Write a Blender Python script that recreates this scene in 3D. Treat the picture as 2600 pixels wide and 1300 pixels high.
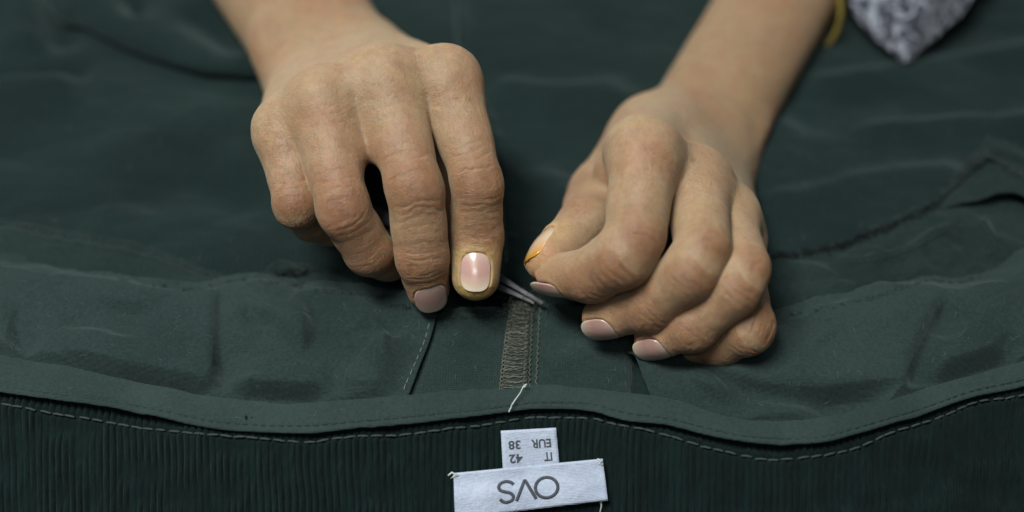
import bpy, math, random
import numpy as np
random.seed(7)

# ------------------------------------------------------------------ scene, camera, light
for o in list(bpy.data.objects):
    bpy.data.objects.remove(o)
SC = bpy.context.scene
COL = SC.collection
MM = 0.001
FOC, SENS, DIST, ELEV = 50.0, 36.0, 450.0, math.radians(45)     # lens mm, sensor mm, camera distance mm, camera elevation
CAM = np.array([0.0, -DIST * math.cos(ELEV), DIST * math.sin(ELEV)])
FW = -CAM / np.linalg.norm(CAM)
RT = np.array([1.0, 0, 0])
UP = np.cross(RT, FW)
cd = bpy.data.cameras.new('camera')
cam = bpy.data.objects.new('camera', cd)
COL.objects.link(cam)
cam.location = CAM * MM
cam.rotation_euler = (math.radians(90) - ELEV, 0, 0)
cd.lens = FOC
cd.sensor_width = SENS
cd.clip_start = 0.01
cd.clip_end = 20
cd.dof.use_dof = True
cd.dof.focus_distance = 0.407
cd.dof.aperture_fstop = 3.6
SC.camera = cam

W = bpy.data.worlds.new('World')
SC.world = W
W.use_nodes = True
bg = W.node_tree.nodes['Background']
bg.inputs[0].default_value = (0.62, 0.75, 0.85, 1)
bg.inputs[1].default_value = 0.045

def area_light(name, loc, target, sx, sy, power, col):
    ld = bpy.data.lights.new(name, 'AREA')
    ld.shape = 'RECTANGLE'
    ld.size, ld.size_y, ld.energy, ld.color = sx, sy, power, col
    lo = bpy.data.objects.new(name, ld)
    COL.objects.link(lo)
    lo.location = loc
    v = np.array(target) - np.array(loc)
    from mathutils import Vector
    lo.rotation_euler = Vector(v).to_track_quat('-Z', 'Y').to_euler()
    return lo
area_light('unseen_area_light', (-0.30, -0.26, 1.0), (0, 0, 0), 0.55, 0.16, 20.0, (0.98, 1.0, 0.95))  # key: ceiling tube out of view
area_light('unseen_area_light', (0.10, 0.60, 1.15), (0, 0, 0), 0.9, 0.2, 3.5, (0.90, 0.97, 1.0))  # weak fill from behind, added, out of view
area_light('unseen_area_light', (-0.12, -0.95, 1.15), (0, 0, 0), 0.5, 0.12, 2.6, (0.97, 1.0, 0.98))  # small front light, added to put a highlight on the nail

SC.view_settings.view_transform = 'Standard'
SC.view_settings.look = 'None'
SC.view_settings.gamma = 1
SC.view_settings.exposure = 0.0
SC.cycles.use_denoising = True
SC.cycles.max_bounces = 8

# ------------------------------------------------------------------ helpers: places
def ray(u, v):
    d = FW * FOC + RT * (u - 1300) / 2600 * SENS - UP * (v - 650) / 2600 * SENS
    return d
def at(u, v, z=0.0):
    """point of the place at height z (mm) seen at u, v of the photograph"""
    r = ray(u, v)
    return CAM + r * ((z - CAM[2]) / r[2])
def dep(u, v, depth):
    r = ray(u, v)
    return CAM + r * (depth / FOC)
def nrm(v):
    v = np.asarray(v, float)
    return v / np.linalg.norm(v)

# ------------------------------------------------------------------ helpers: noise on arrays
def _hash(i, j, k, seed):
    h = (i * 374761393 + j * 668265263 + k * 2147483647 + seed * 1274126177) & 0xffffffff
    h = ((h ^ (h >> 13)) * 1274126177) & 0xffffffff
    return ((h ^ (h >> 16)) & 0xffff) / 65535.0 * 2 - 1
def vnoise(x, y, z=None, seed=0):
    x = np.asarray(x, float); y = np.asarray(y, float)
    z = np.zeros_like(x) if z is None else np.asarray(z, float)
    xi, yi, zi = np.floor(x).astype(np.int64), np.floor(y).astype(np.int64), np.floor(z).astype(np.int64)
    fx, fy, fz = x - xi, y - yi, z - zi
    fx, fy, fz = [f * f * f * (f * (f * 6 - 15) + 10) for f in (fx, fy, fz)]
    r = 0
    for a in (0, 1):
        for b in (0, 1):
            for c in (0, 1):
                r = r + _hash(xi + a, yi + b, zi + c, seed) * (fx if a else 1 - fx) * (fy if b else 1 - fy) * (fz if c else 1 - fz)
    return r
def fbm(x, y, z=None, seed=0, oct=4):
    s, a = 0, 1.0
    for o in range(oct):
        s = s + a * vnoise(np.asarray(x) * 2**o, np.asarray(y) * 2**o, None if z is None else np.asarray(z) * 2**o, seed + o * 17)
        a *= 0.5
    return s
def sstep(x, a, b):
    t = np.clip((x - a) / (b - a), 0, 1)
    return t * t * (3 - 2 * t)
def smooth_poly(P, n=8):
    """Catmull-Rom through the points"""
    P = np.asarray(P, float)
    Q = np.vstack([2 * P[0] - P[1], P, 2 * P[-1] - P[-2]])
    out = []
    for i in range(1, len(Q) - 2):
        for t in np.linspace(0, 1, n, endpoint=False):
            a, b, c, d = Q[i - 1], Q[i], Q[i + 1], Q[i + 2]
            out.append(0.5 * (2 * b + (c - a) * t + (2 * a - 5 * b + 4 * c - d) * t**2 + (3 * b - a - 3 * c + d) * t**3))
    out.append(P[-1])
    return np.array(out)
def resample(P, n):
    P = np.asarray(P, float)
    s = np.r_[0, np.cumsum(np.linalg.norm(np.diff(P, axis=0), axis=1))]
    t = np.linspace(0, s[-1], n)
    return np.stack([np.interp(t, s, P[:, k]) for k in range(P.shape[1])], 1)
def line_dist(x, y, poly):
    """signed distance (left of the line +) and arc length, arrays, to a 2D polyline"""
    poly = np.asarray(poly, float)[:, :2]
    best = np.full(x.shape, 1e9); sg = np.zeros(x.shape); al = np.zeros(x.shape); acc = 0
    for a, b in zip(poly[:-1], poly[1:]):
        d = b - a; L = np.hypot(*d)
        if L < 1e-9: continue
        t = np.clip(((x - a[0]) * d[0] + (y - a[1]) * d[1]) / L**2, 0, 1)
        qx, qy = x - a[0] - t * d[0], y - a[1] - t * d[1]
        dd = np.hypot(qx, qy)
        m = dd < best
        best = np.where(m, dd, best)
        sg = np.where(m, np.sign(d[0] * qy - d[1] * qx), sg)
        al = np.where(m, acc + t * L, al)
        acc += L
    return best * sg, al, acc

# ------------------------------------------------------------------ helpers: objects
def add_obj(name, verts, faces, mat, parent=None, smooth=True):
    """verts in mm"""
    me = bpy.data.meshes.new(name)
    verts = np.asarray(verts, float) * MM
    if isinstance(faces, np.ndarray):
        me.vertices.add(len(verts)); me.vertices.foreach_set('co', verts.astype(np.float32).ravel())
        nf, k = faces.shape
        me.loops.add(nf * k); me.loops.foreach_set('vertex_index', faces.astype(np.int32).ravel())
        me.polygons.add(nf); me.polygons.foreach_set('loop_start', np.arange(0, nf * k, k, dtype=np.int32))
        me.update(calc_edges=True)
    else:
        me.from_pydata([tuple(v) for v in verts], [], faces)
        me.update()
    if smooth:
        me.polygons.foreach_set('use_smooth', np.ones(len(me.polygons), bool))
    if mat: me.materials.append(mat)
    o = bpy.data.objects.new(name, me)
    COL.objects.link(o)
    if parent: o.parent = parent
    return o
def empty(name, label, cat, group=None):
    o = bpy.data.objects.new(name, None)
    COL.objects.link(o)
    o['label'] = label; o['category'] = cat
    if group: o['group'] = group
    return o
def grid_faces(nu, nv, closed_u=False):
    i = np.arange(nu if closed_u else nu - 1)[:, None]; j = np.arange(nv - 1)[None, :]
    i2 = (i + 1) % nu
    return np.stack([i * nv + j, i2 * nv + j, i2 * nv + j + 1, i * nv + j + 1], -1).reshape(-1, 4)
def grid_obj(name, P, mat, parent=None, thick=0.0):
    """P: (nu, nv, 3)"""
    nu, nv, _ = P.shape
    V = P.reshape(-1, 3); F = grid_faces(nu, nv)
    if thick:
        du = np.gradient(P, axis=0); dv = np.gradient(P, axis=1)
        N = np.cross(du, dv); N /= np.linalg.norm(N, axis=2, keepdims=True) + 1e-9
        if N[..., 2].mean() < 0: N = -N
        V2 = (P - N * thick).reshape(-1, 3)
        n = nu * nv
        ring = np.r_[np.arange(nv), nv * np.arange(1, nu) + nv - 1, (nu - 1) * nv + np.arange(nv - 2, -1, -1), nv * np.arange(nu - 2, 0, -1)]
        r2 = np.roll(ring, -1)
        F = np.vstack([F, F[:, ::-1] + n, np.stack([ring, ring + n, r2 + n, r2], 1)])
        V = np.vstack([V, V2])
    o = add_obj(name, V, F, mat, parent)
    me = o.data
    import bmesh
    bm = bmesh.new(); bm.from_mesh(me); bmesh.ops.recalc_face_normals(bm, faces=bm.faces)
    up = sum(f.normal.z * f.calc_area() for f in bm.faces)
    if not thick and up < 0: bmesh.ops.reverse_faces(bm, faces=bm.faces)
    bm.to_mesh(me); bm.free()
    return o
def tube_mesh(path, rad, n=6, cap=True):
    path = np.asarray(path, float); m = len(path)
    rad = np.broadcast_to(np.asarray(rad, float), (m,))
    T = np.gradient(path, axis=0); T /= np.linalg.norm(T, axis=1, keepdims=True) + 1e-12
    ref = np.array([0.13, 0.21, 1.0]); ref = ref / np.linalg.norm(ref)
    if abs(T[0] @ ref) > 0.9: ref = np.array([1.0, 0.1, 0.05])
    V = []; prev = None
    for i in range(m):
        a = np.cross(T[i], ref) if prev is None else prev - T[i] * (prev @ T[i])
        if np.linalg.norm(a) < 1e-6: a = np.cross(T[i], [1, 0.3, 0.1])
        a = a / np.linalg.norm(a); b = np.cross(T[i], a); prev = a
        th = np.arange(n) / n * 2 * math.pi
        V.append(path[i] + rad[i] * (np.cos(th)[:, None] * a + np.sin(th)[:, None] * b))
    V = np.vstack(V); F = []
    for i in range(m - 1):
        for j in range(n):
            F.append((i * n + j, i * n + (j + 1) % n, (i + 1) * n + (j + 1) % n, (i + 1) * n + j))
    if cap:
        F.append(tuple(range(n - 1, -1, -1))); F.append(tuple((m - 1) * n + j for j in range(n)))
    return V, F
def join(parts):
    V, F, k = [], [], 0
    for v, f in parts:
        V.append(v); F += [tuple(i + k for i in q) for q in f]; k += len(v)
    return np.vstack(V), F

# ------------------------------------------------------------------ materials
def mat_new(name):
    m = bpy.data.materials.new(name); m.use_nodes = True
    nt = m.node_tree
    return m, nt, nt.nodes['Principled BSDF']
def nd(nt, typ, **kw):
    n = nt.nodes.new(typ)
    for k, v in kw.items(): setattr(n, k, v)
    return n
def lk(nt, a, b): nt.links.new(a, b)
def mapping(nt, scale, coord='Object'):
    tc = nd(nt, 'ShaderNodeTexCoord'); mp = nd(nt, 'ShaderNodeMapping')
    mp.inputs['Scale'].default_value = scale
    lk(nt, tc.outputs[coord], mp.inputs['Vector'])
    return mp.outputs['Vector']
def cloth_mat(name, c1, c2, weave=1700.0, bump=0.35, rough=0.9, sheen=0.10, blotch=28.0, rot=0.0, twill=False, wale=0.0, stretch=(1, 1, 1)):
    m, nt, p = mat_new(name)
    p.inputs['Roughness'].default_value = rough
    p.inputs['Specular IOR Level'].default_value = 0.15
    p.inputs['Sheen Weight'].default_value = sheen
    p.inputs['Sheen Roughness'].default_value = 0.5
    p.inputs['Sheen Tint'].default_value = (0.55, 0.75, 0.74, 1)
    v = mapping(nt, stretch)
    n1 = nd(nt, 'ShaderNodeTexNoise'); n1.inputs['Scale'].default_value = blotch; n1.inputs['Detail'].default_value = 6
    lk(nt, v, n1.inputs['Vector'])
    n2 = nd(nt, 'ShaderNodeTexNoise'); n2.inputs['Scale'].default_value = 1100; n2.inputs['Detail'].default_value = 2
    lk(nt, v, n2.inputs['Vector'])
    ad = nd(nt, 'ShaderNodeMath', operation='MULTIPLY_ADD'); ad.inputs[1].default_value = 0.5
    lk(nt, n2.outputs['Fac'], ad.inputs[0]); 
    sc = nd(nt, 'ShaderNodeMath', operation='MULTIPLY'); sc.inputs[1].default_value = 0.6
    lk(nt, n1.outputs['Fac'], sc.inputs[0]); lk(nt, sc.outputs[0], ad.inputs[2])
    rp = nd(nt, 'ShaderNodeValToRGB')
    rp.color_ramp.elements[0].position = 0.42; rp.color_ramp.elements[0].color = (*c1, 1)
    rp.color_ramp.elements[1].position = 0.68; rp.color_ramp.elements[1].color = (*c2, 1)
    lk(nt, ad.outputs[0], rp.inputs['Fac'])
    lk(nt, rp.outputs['Color'], p.inputs['Base Color'])
    # woven threads, warp and weft
    tc = nd(nt, 'ShaderNodeTexCoord'); mp = nd(nt, 'ShaderNodeMapping')
    mp.inputs['Rotation'].default_value = (0, 0, rot)
    lk(nt, tc.outputs['Object'], mp.inputs['Vector'])
    hs = []
    for d in ('X', 'Y'):
        w = nd(nt, 'ShaderNodeTexWave', wave_type='BANDS', bands_direction='DIAGONAL' if (twill and d == 'X') else d)
        w.inputs['Scale'].default_value = weave / (2 * math.pi) * (0.5 if (twill and d == 'X') else 1)
        w.inputs['Distortion'].default_value = 1.2; w.inputs['Detail'].default_value = 2
        w.inputs['Detail Scale'].default_value = 0.15
        lk(nt, mp.outputs['Vector'], w.inputs['Vector']); hs.append(w)
    mx = nd(nt, 'ShaderNodeMath', operation='ADD'); lk(nt, hs[0].outputs['Fac'], mx.inputs[0]); lk(nt, hs[1].outputs['Fac'], mx.inputs[1])
    m2 = nd(nt, 'ShaderNodeMath', operation='MULTIPLY_ADD'); m2.inputs[1].default_value = 1.5
    lk(nt, n2.outputs['Fac'], m2.inputs[0]); lk(nt, mx.outputs[0], m2.inputs[2])
    n3 = nd(nt, 'ShaderNodeTexNoise'); n3.inputs['Scale'].default_value = 210; n3.inputs['Detail'].default_value = 5; n3.inputs['Roughness'].default_value = 0.6
    lk(nt, v, n3.inputs['Vector'])
    b0 = nd(nt, 'ShaderNodeBump'); b0.inputs['Strength'].default_value = 0.5; b0.inputs['Distance'].default_value = 0.0012
    lk(nt, n3.outputs['Fac'], b0.inputs['Height'])
    last = b0
    if wale:
        ww = nd(nt, 'ShaderNodeTexWave', wave_type='BANDS', bands_direction='X'); ww.inputs['Scale'].default_value = 2 * math.pi / 20 / wale
        ww.inputs['Distortion'].default_value = 1.5; ww.inputs['Detail'].default_value = 2; ww.inputs['Detail Scale'].default_value = 0.1
        lk(nt, v, ww.inputs['Vector'])
        b1 = nd(nt, 'ShaderNodeBump'); b1.inputs['Strength'].default_value = 0.35; b1.inputs['Distance'].default_value = 0.0004
        lk(nt, ww.outputs['Fac'], b1.inputs['Height']); lk(nt, b0.outputs['Normal'], b1.inputs['Normal']); last = b1
    b = nd(nt, 'ShaderNodeBump'); b.inputs['Strength'].default_value = bump; b.inputs['Distance'].default_value = 0.0003
    lk(nt, last.outputs['Normal'], b.inputs['Normal'])
    lk(nt, m2.outputs[0], b.inputs['Height']); lk(nt, b.outputs['Normal'], p.inputs['Normal'])
    return m
def plain_mat(name, col, rough=0.6, metal=0.0, spec=0.4, noise=0.15, nscale=400, bump=0.0):
    m, nt, p = mat_new(name)
    p.inputs['Roughness'].default_value = rough; p.inputs['Metallic'].default_value = metal
    p.inputs['Specular IOR Level'].default_value = spec
    n1 = nd(nt, 'ShaderNodeTexNoise'); n1.inputs['Scale'].default_value = nscale; n1.inputs['Detail'].default_value = 4
    lk(nt, mapping(nt, (1, 1, 1)), n1.inputs['Vector'])
    rp = nd(nt, 'ShaderNodeValToRGB')
    rp.color_ramp.elements[0].position = 0.3; rp.color_ramp.elements[0].color = (*[c * (1 - noise) for c in col], 1)
    rp.color_ramp.elements[1].position = 0.7; rp.color_ramp.elements[1].color = (*[min(1, c * (1 + noise)) for c in col], 1)
    lk(nt, n1.outputs['Fac'], rp.inputs['Fac']); lk(nt, rp.outputs['Color'], p.inputs['Base Color'])
    if bump:
        b = nd(nt, 'ShaderNodeBump'); b.inputs['Strength'].default_value = bump; b.inputs['Distance'].default_value = 0.0002
        lk(nt, n1.outputs['Fac'], b.inputs['Height']); lk(nt, b.outputs['Normal'], p.inputs['Normal'])
    return m

M_PANEL = cloth_mat('panel_cloth', (0.0022, 0.0077, 0.0076), (0.0047, 0.0132, 0.0127), weave=3000, bump=0.35, blotch=22, wale=0.0018)
M_LINING = cloth_mat('lining_cloth', (0.0086, 0.0174, 0.0165), (0.0171, 0.0289, 0.0279), weave=2600, bump=0.18, blotch=26, twill=True)
M_FACING = cloth_mat('facing_cloth', (0.0045, 0.0113, 0.0106), (0.0102, 0.0192, 0.0174), weave=3300, bump=0.12, blotch=45, twill=True)
M_KNIT = cloth_mat('gusset_cloth', (0.0079, 0.0171, 0.0158), (0.0155, 0.0278, 0.0255), weave=2500, bump=0.6, blotch=30)
M_BIND = cloth_mat('binding_cloth', (0.0134, 0.0243, 0.0224), (0.0206, 0.0343, 0.0319), weave=3300, bump=0.3, blotch=40)
M_CORD = cloth_mat('corduroy_pile', (0.0006, 0.0042, 0.0041), (0.0018, 0.0095, 0.0087), weave=3000, bump=0.0, sheen=0.05, blotch=60, stretch=(4.0, 0.5, 0.5))
M_TOPSTITCH = plain_mat('stitch_thread', (0.028, 0.039, 0.039), rough=0.85, spec=0.2, nscale=1500, noise=0.3)
M_DARKSTITCH = plain_mat('seam_thread', (0.022, 0.031, 0.030), rough=0.8, spec=0.15, nscale=1500, noise=0.4)
M_PALESTITCH = plain_mat('pale_stitch_thread', (0.085, 0.11, 0.105), rough=0.8, spec=0.15, nscale=1500, noise=0.3)
M_BLACKTHREAD = plain_mat('black_thread', (0.006, 0.008, 0.008), rough=0.8, spec=0.1)
M_OVERLOCK = plain_mat('overlock_thread', (0.070, 0.074, 0.060), rough=0.75, spec=0.2, nscale=900, noise=0.5)
M_ALLOW = cloth_mat('seam_allowance_cloth', (0.0140, 0.0189, 0.0153), (0.0245, 0.0306, 0.0248), weave=4200, bump=0.7, blotch=120)
M_WHITE = cloth_mat('white_label', (0.3097, 0.3539, 0.4546), (0.3738, 0.4185, 0.5196), weave=7000, bump=0.3, sheen=0.0, blotch=80)
M_INK = plain_mat('grey_ink', (0.055, 0.06, 0.075), rough=0.8, spec=0.1, nscale=1200)
M_THREADW = plain_mat('pale_thread', (0.40, 0.44, 0.44), rough=0.7, spec=0.2)
M_STEEL = plain_mat('worn_steel', (0.05, 0.051, 0.055), rough=0.34, metal=0.35, spec=0.4, noise=0.35, nscale=350, bump=0.2)
M_BLACKSTEEL = plain_mat('blackened_steel', (0.035, 0.035, 0.038), rough=0.5, metal=0.5, noise=0.5, nscale=250, bump=0.3)
M_BRASS = plain_mat('olive_gold', (0.15, 0.112, 0.02), rough=0.5, metal=0.25, spec=0.5, noise=0.3, nscale=200)

def skin_mat():
    m, nt, p = mat_new('skin')
    at_ = nd(nt, 'ShaderNodeAttribute', attribute_name='tone')
    v = mapping(nt, (1, 1, 1))
    n1 = nd(nt, 'ShaderNodeTexNoise'); n1.inputs['Scale'].default_value = 240; n1.inputs['Detail'].default_value = 7; n1.inputs['Roughness'].default_value = 0.65
    lk(nt, v, n1.inputs['Vector'])
    rp = nd(nt, 'ShaderNodeValToRGB')
    rp.color_ramp.elements[0].position = 0.3; rp.color_ramp.elements[0].color = (0.87, 0.81, 0.78, 1)
    rp.color_ramp.elements[1].position = 0.72; rp.color_ramp.elements[1].color = (1.07, 1.08, 1.07, 1)
    lk(nt, n1.outputs['Fac'], rp.inputs['Fac'])
    mx = nd(nt, 'ShaderNodeMix', data_type='RGBA', blend_type='MULTIPLY'); mx.inputs[0].default_value = 1
    lk(nt, at_.outputs['Color'], mx.inputs[6]); lk(nt, rp.outputs['Color'], mx.inputs[7])
    nf = nd(nt, 'ShaderNodeTexNoise'); nf.inputs['Scale'].default_value = 620; nf.inputs['Detail'].default_value = 3; nf.inputs['Roughness'].default_value = 0.7
    lk(nt, v, nf.inputs['Vector'])
    rf = nd(nt, 'ShaderNodeValToRGB')
    rf.color_ramp.elements[0].position = 0.33; rf.color_ramp.elements[0].color = (0.915, 0.885, 0.86, 1)
    rf.color_ramp.elements[1].position = 0.60; rf.color_ramp.elements[1].color = (1.02, 1.02, 1.02, 1)
    lk(nt, nf.outputs['Fac'], rf.inputs['Fac'])
    mf = nd(nt, 'ShaderNodeMix', data_type='RGBA', blend_type='MULTIPLY'); mf.inputs[0].default_value = 1
    lk(nt, mx.outputs[2], mf.inputs[6]); lk(nt, rf.outputs['Color'], mf.inputs[7])
    lk(nt, mf.outputs[2], p.inputs['Base Color'])
    p.inputs['Subsurface Weight'].default_value = 1.0
    p.inputs['Subsurface Radius'].default_value = (1.0, 0.42, 0.22)
    p.inputs['Subsurface Scale'].default_value = 0.0010
    p.inputs['Subsurface Anisotropy'].default_value = 0.7
    p.inputs['Roughness'].default_value = 0.52
    p.inputs['Specular IOR Level'].default_value = 0.32
    # fine skin relief: small cells, plus wrinkles across the finger (fc = along, across, finger)
    vo = nd(nt, 'ShaderNodeTexVoronoi', feature='DISTANCE_TO_EDGE'); vo.inputs['Scale'].default_value = 950
    lk(nt, v, vo.inputs['Vector'])
    cl = nd(nt, 'ShaderNodeMath', operation='MINIMUM'); cl.inputs[1].default_value = 0.22
    lk(nt, vo.outputs['Distance'], cl.inputs[0])
    fc = nd(nt, 'ShaderNodeAttribute', attribute_name='fc')
    mp = nd(nt, 'ShaderNodeMapping'); mp.inputs['Scale'].default_value = (1.9, 0.28, 1.0)
    lk(nt, fc.outputs['Vector'], mp.inputs['Vector'])
    n2 = nd(nt, 'ShaderNodeTexNoise'); n2.inputs['Scale'].default_value = 1.0; n2.inputs['Detail'].default_value = 5; n2.inputs['Roughness'].default_value = 0.6
    n2.inputs['Distortion'].default_value = 0.6
    lk(nt, mp.outputs['Vector'], n2.inputs['Vector'])
    wr = nd(nt, 'ShaderNodeAttribute', attribute_name='wr')
    mu = nd(nt, 'ShaderNodeMath', operation='MULTIPLY'); lk(nt, n2.outputs['Fac'], mu.inputs[0]); lk(nt, wr.outputs['Fac'], mu.inputs[1])
    b1 = nd(nt, 'ShaderNodeBump'); b1.inputs['Strength'].default_value = 0.65; b1.inputs['Distance'].default_value = 0.0004
    lk(nt, cl.outputs[0], b1.inputs['Height'])
    n4 = nd(nt, 'ShaderNodeTexNoise'); n4.inputs['Scale'].default_value = 700; n4.inputs['Detail'].default_value = 4; n4.inputs['Roughness'].default_value = 0.7
    lk(nt, v, n4.inputs['Vector'])
    b3 = nd(nt, 'ShaderNodeBump'); b3.inputs['Strength'].default_value = 0.35; b3.inputs['Distance'].default_value = 0.0006
    lk(nt, n4.outputs['Fac'], b3.inputs['Height']); lk(nt, b1.outputs['Normal'], b3.inputs['Normal'])
    b2 = nd(nt, 'ShaderNodeBump'); b2.inputs['Strength'].default_value = 0.45; b2.inputs['Distance'].default_value = 0.0008
    lk(nt, mu.outputs[0], b2.inputs['Height']); lk(nt, b3.outputs['Normal'], b2.inputs['Normal'])
    lk(nt, b2.outputs['Normal'], p.inputs['Normal'])
    return m
M_SKIN = skin_mat()
def nail_mat(name, tip_col, bed=(0.36, 0.215, 0.185)):
    m, nt, p = mat_new(name)
    a = nd(nt, 'ShaderNodeAttribute', attribute_name='nb')
    rp = nd(nt, 'ShaderNodeValToRGB'); e = rp.color_ramp.elements
    e[0].position = 0.0; e[0].color = (0.44, 0.32, 0.27, 1)
    e[1].position = 1.0; e[1].color = (*tip_col, 1)
    x = e.new(0.25); x.color = (bed[0] * 1.04, bed[1] * 1.1, bed[2] * 1.1, 1)
    x = e.new(0.6); x.color = (*bed, 1)
    x = e.new(0.82); x.color = (*[0.55 * q + 0.45 * r for q, r in zip(bed, tip_col)], 1)
    lk(nt, a.outputs['Fac'], rp.inputs['Fac']); lk(nt, rp.outputs['Color'], p.inputs['Base Color'])
    p.inputs['Roughness'].default_value = 0.25; p.inputs['Specular IOR Level'].default_value = 0.5; p.inputs['Coat Weight'].default_value = 0.7; p.inputs['Coat Roughness'].default_value = 0.14
    p.inputs['Subsurface Weight'].default_value = 0.4; p.inputs['Subsurface Scale'].default_value = 0.001
    n = nd(nt, 'ShaderNodeTexNoise'); n.inputs['Scale'].default_value = 220; n.inputs['Detail'].default_value = 3
    lk(nt, mapping(nt, (1, 1, 1)), n.inputs['Vector'])
    b = nd(nt, 'ShaderNodeBump'); b.inputs['Strength'].default_value = 0.25; b.inputs['Distance'].default_value = 0.0006
    lk(nt, n.outputs['Fac'], b.inputs['Height']); lk(nt, b.outputs['Normal'], p.inputs['Normal'])
    return m
M_NAIL = nail_mat('nail', (0.47, 0.40, 0.31))
M_NAIL_STAINED = nail_mat('stained_nail', (0.40, 0.19, 0.02), (0.46, 0.33, 0.23))

M_HAIR = plain_mat('fine_hair', (0.07, 0.042, 0.025), rough=0.5, spec=0.3)
# ------------------------------------------------------------------ the trousers, inside out on the table
trousers = empty('trousers', 'dark green corduroy trousers laid inside out, seams and pocket linings showing', 'trousers')

FOLD = 2.3
def ridged(x, y, seed, p=2.5):
    q = x + 0.35 * vnoise(x * 0.7, y * 0.7, seed=seed + 50); w = y + 0.35 * vnoise(x * 0.7 + 9, y * 0.7, seed=seed + 51)
    n_ = vnoise(q, w, seed=seed); return 0.9 * np.sqrt(n_ * n_ + 0.0025) + 0.25 * vnoise(q * 0.6 + 5, w * 0.6, seed=seed + 60) - 0.3
def px_line(pts, z=0.0, n=6):
    P = smooth_poly(np.array(pts, float), n)
    return np.array([at(u, v, z) for u, v in P])
def crease(x, y, pts, h, w, z=0.0, w2=None, ends=12.0):
    """a ridge (h>0) or valley (h<0) along a line; w left of it, w2 right of it"""
    d, al, tot = line_dist(x, y, px_line(pts, z))
    w2 = w if w2 is None else w2
    k = np.where(d > 0, w, w2)
    ta = sstep(al, 0, ends) * sstep(tot - al, 0, ends)
    return h * FOLD * np.exp(-(d / k) ** 2) * ta

def fold(x, y, pts, h, w, z=0.0, ends=12.0, sharp=1.3):
    """one side stands above the other along a line: left of it high when h > 0"""
    d, al, tot = line_dist(x, y, px_line(pts, z))
    return 2.5 * h * np.tanh(d / sharp) * np.exp(-(np.abs(d) / w) ** 1.5) * sstep(al, 0, ends) * sstep(tot - al, 0, ends)
SEAM = [(1160, -120), (1163, 0), (1170, 120), (1192, 220), (1245, 330), (1272, 450), (1284, 560), (1296, 680), (1318, 770)]
def z0(x, y):
    z = 1.3 * fbm(x / 75 + 3, y / 60, seed=1, oct=3) + 0.55 * fbm(x / 24, y / 16 + 7, seed=4, oct=3)
    z = z + 1.8 * ridged(x / 62 + 0.25 * y / 40, y / 34, 101) + 1.1 * ridged(x / 30, y / 20 + 0.3 * x / 30, 105) + 0.3 * ridged(x / 11, y / 9, 107)
    # right: long shallow folds
    z = z + crease(x, y, [(2040, 225), (2200, 195), (2400, 160), (2700, 120)], 1.5, 5, w2=14)
    z = z + crease(x, y, [(1900, 530), (2050, 500), (2250, 455), (2480, 425)], 1.1, 4.5, w2=10)
    z = z + crease(x, y, [(2150, 345), (2350, 325), (2680, 300)], 1.6, 4, w2=10)
    z = z + crease(x, y, [(1980, 330), (2150, 260), (2350, 240)], -1.2, 10)
    z = z + crease(x, y, [(1330, 420), (1400, 470), (1480, 560)], 1.6, 7)
    z = z + crease(x, y, [(1230, 215), (1400, 235), (1620, 215)], 1.4, 5, w2=12)
    # left: dent and long soft folds
    z = z + crease(x, y, [(-60, 222), (90, 216), (240, 206)], 3.4, 2.0, w2=14)
    z = z + crease(x, y, [(-60, 196), (90, 192), (260, 186)], -2.4, 7)
    z = z + crease(x, y, [(120, -60), (150, 60), (170, 140)], -2.2, 7)
    z = z + crease(x, y, [(60, -60), (70, 60), (50, 150)], 1.8, 9)
    z = z + crease(x, y, [(250, 420), (420, 330), (600, 330)], 1.2, 14)
    z = z + crease(x, y, [(330, 560), (480, 470), (660, 560)], -1.2, 12)
    # the seam ridge, puckered
    d, al, tot = line_dist(x, y, px_line(SEAM))
    z = z + (1.7 + 0.5 * vnoise(al / 3.0, al * 0, seed=9)) * np.exp(-((d - 1.2) / 1.7) ** 2) - 0.9 * np.exp(-((d + 1.6) / 1.0) ** 2)
    # the opening behind the gusset
    c = at(1205, 765)
    z = z - 26 * np.exp(-((x - c[0]) / 14) ** 2 - ((y - c[1]) / 7) ** 2)
    c = at(1480, 760)
    z = z - 3 * np.exp(-((x - c[0]) / 18) ** 2 - ((y - c[1]) / 8) ** 2)
    return z

_bm = np.array([at(u, v + 40, 3)[:2] for u, v in smooth_poly([(-800, 700), (-420, 790), (-200, 850), (0, 903), (192, 938), (330, 968), (512, 1003), (705, 1024), (871, 1019), (1060, 1003), (1290, 990), (1373, 981), (1497, 989), (1700, 1015), (1863, 1064), (2025, 1070), (2190, 1042), (2375, 980), (2600, 921), (3020, 810), (3400, 720)], 8)])
xs = np.arange(-265, 265.1, 1.15)
y_lo = np.interp(xs, _bm[:, 0], _bm[:, 1])
X = np.repeat(xs[:, None], 330, 1); Y = y_lo[:, None] + (262 - y_lo[:, None]) * np.linspace(0, 1, 330)[None]
Z = z0(X, Y)
grid_obj('panel', np.stack([X, Y, Z], -1), M_PANEL, trousers)

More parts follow.
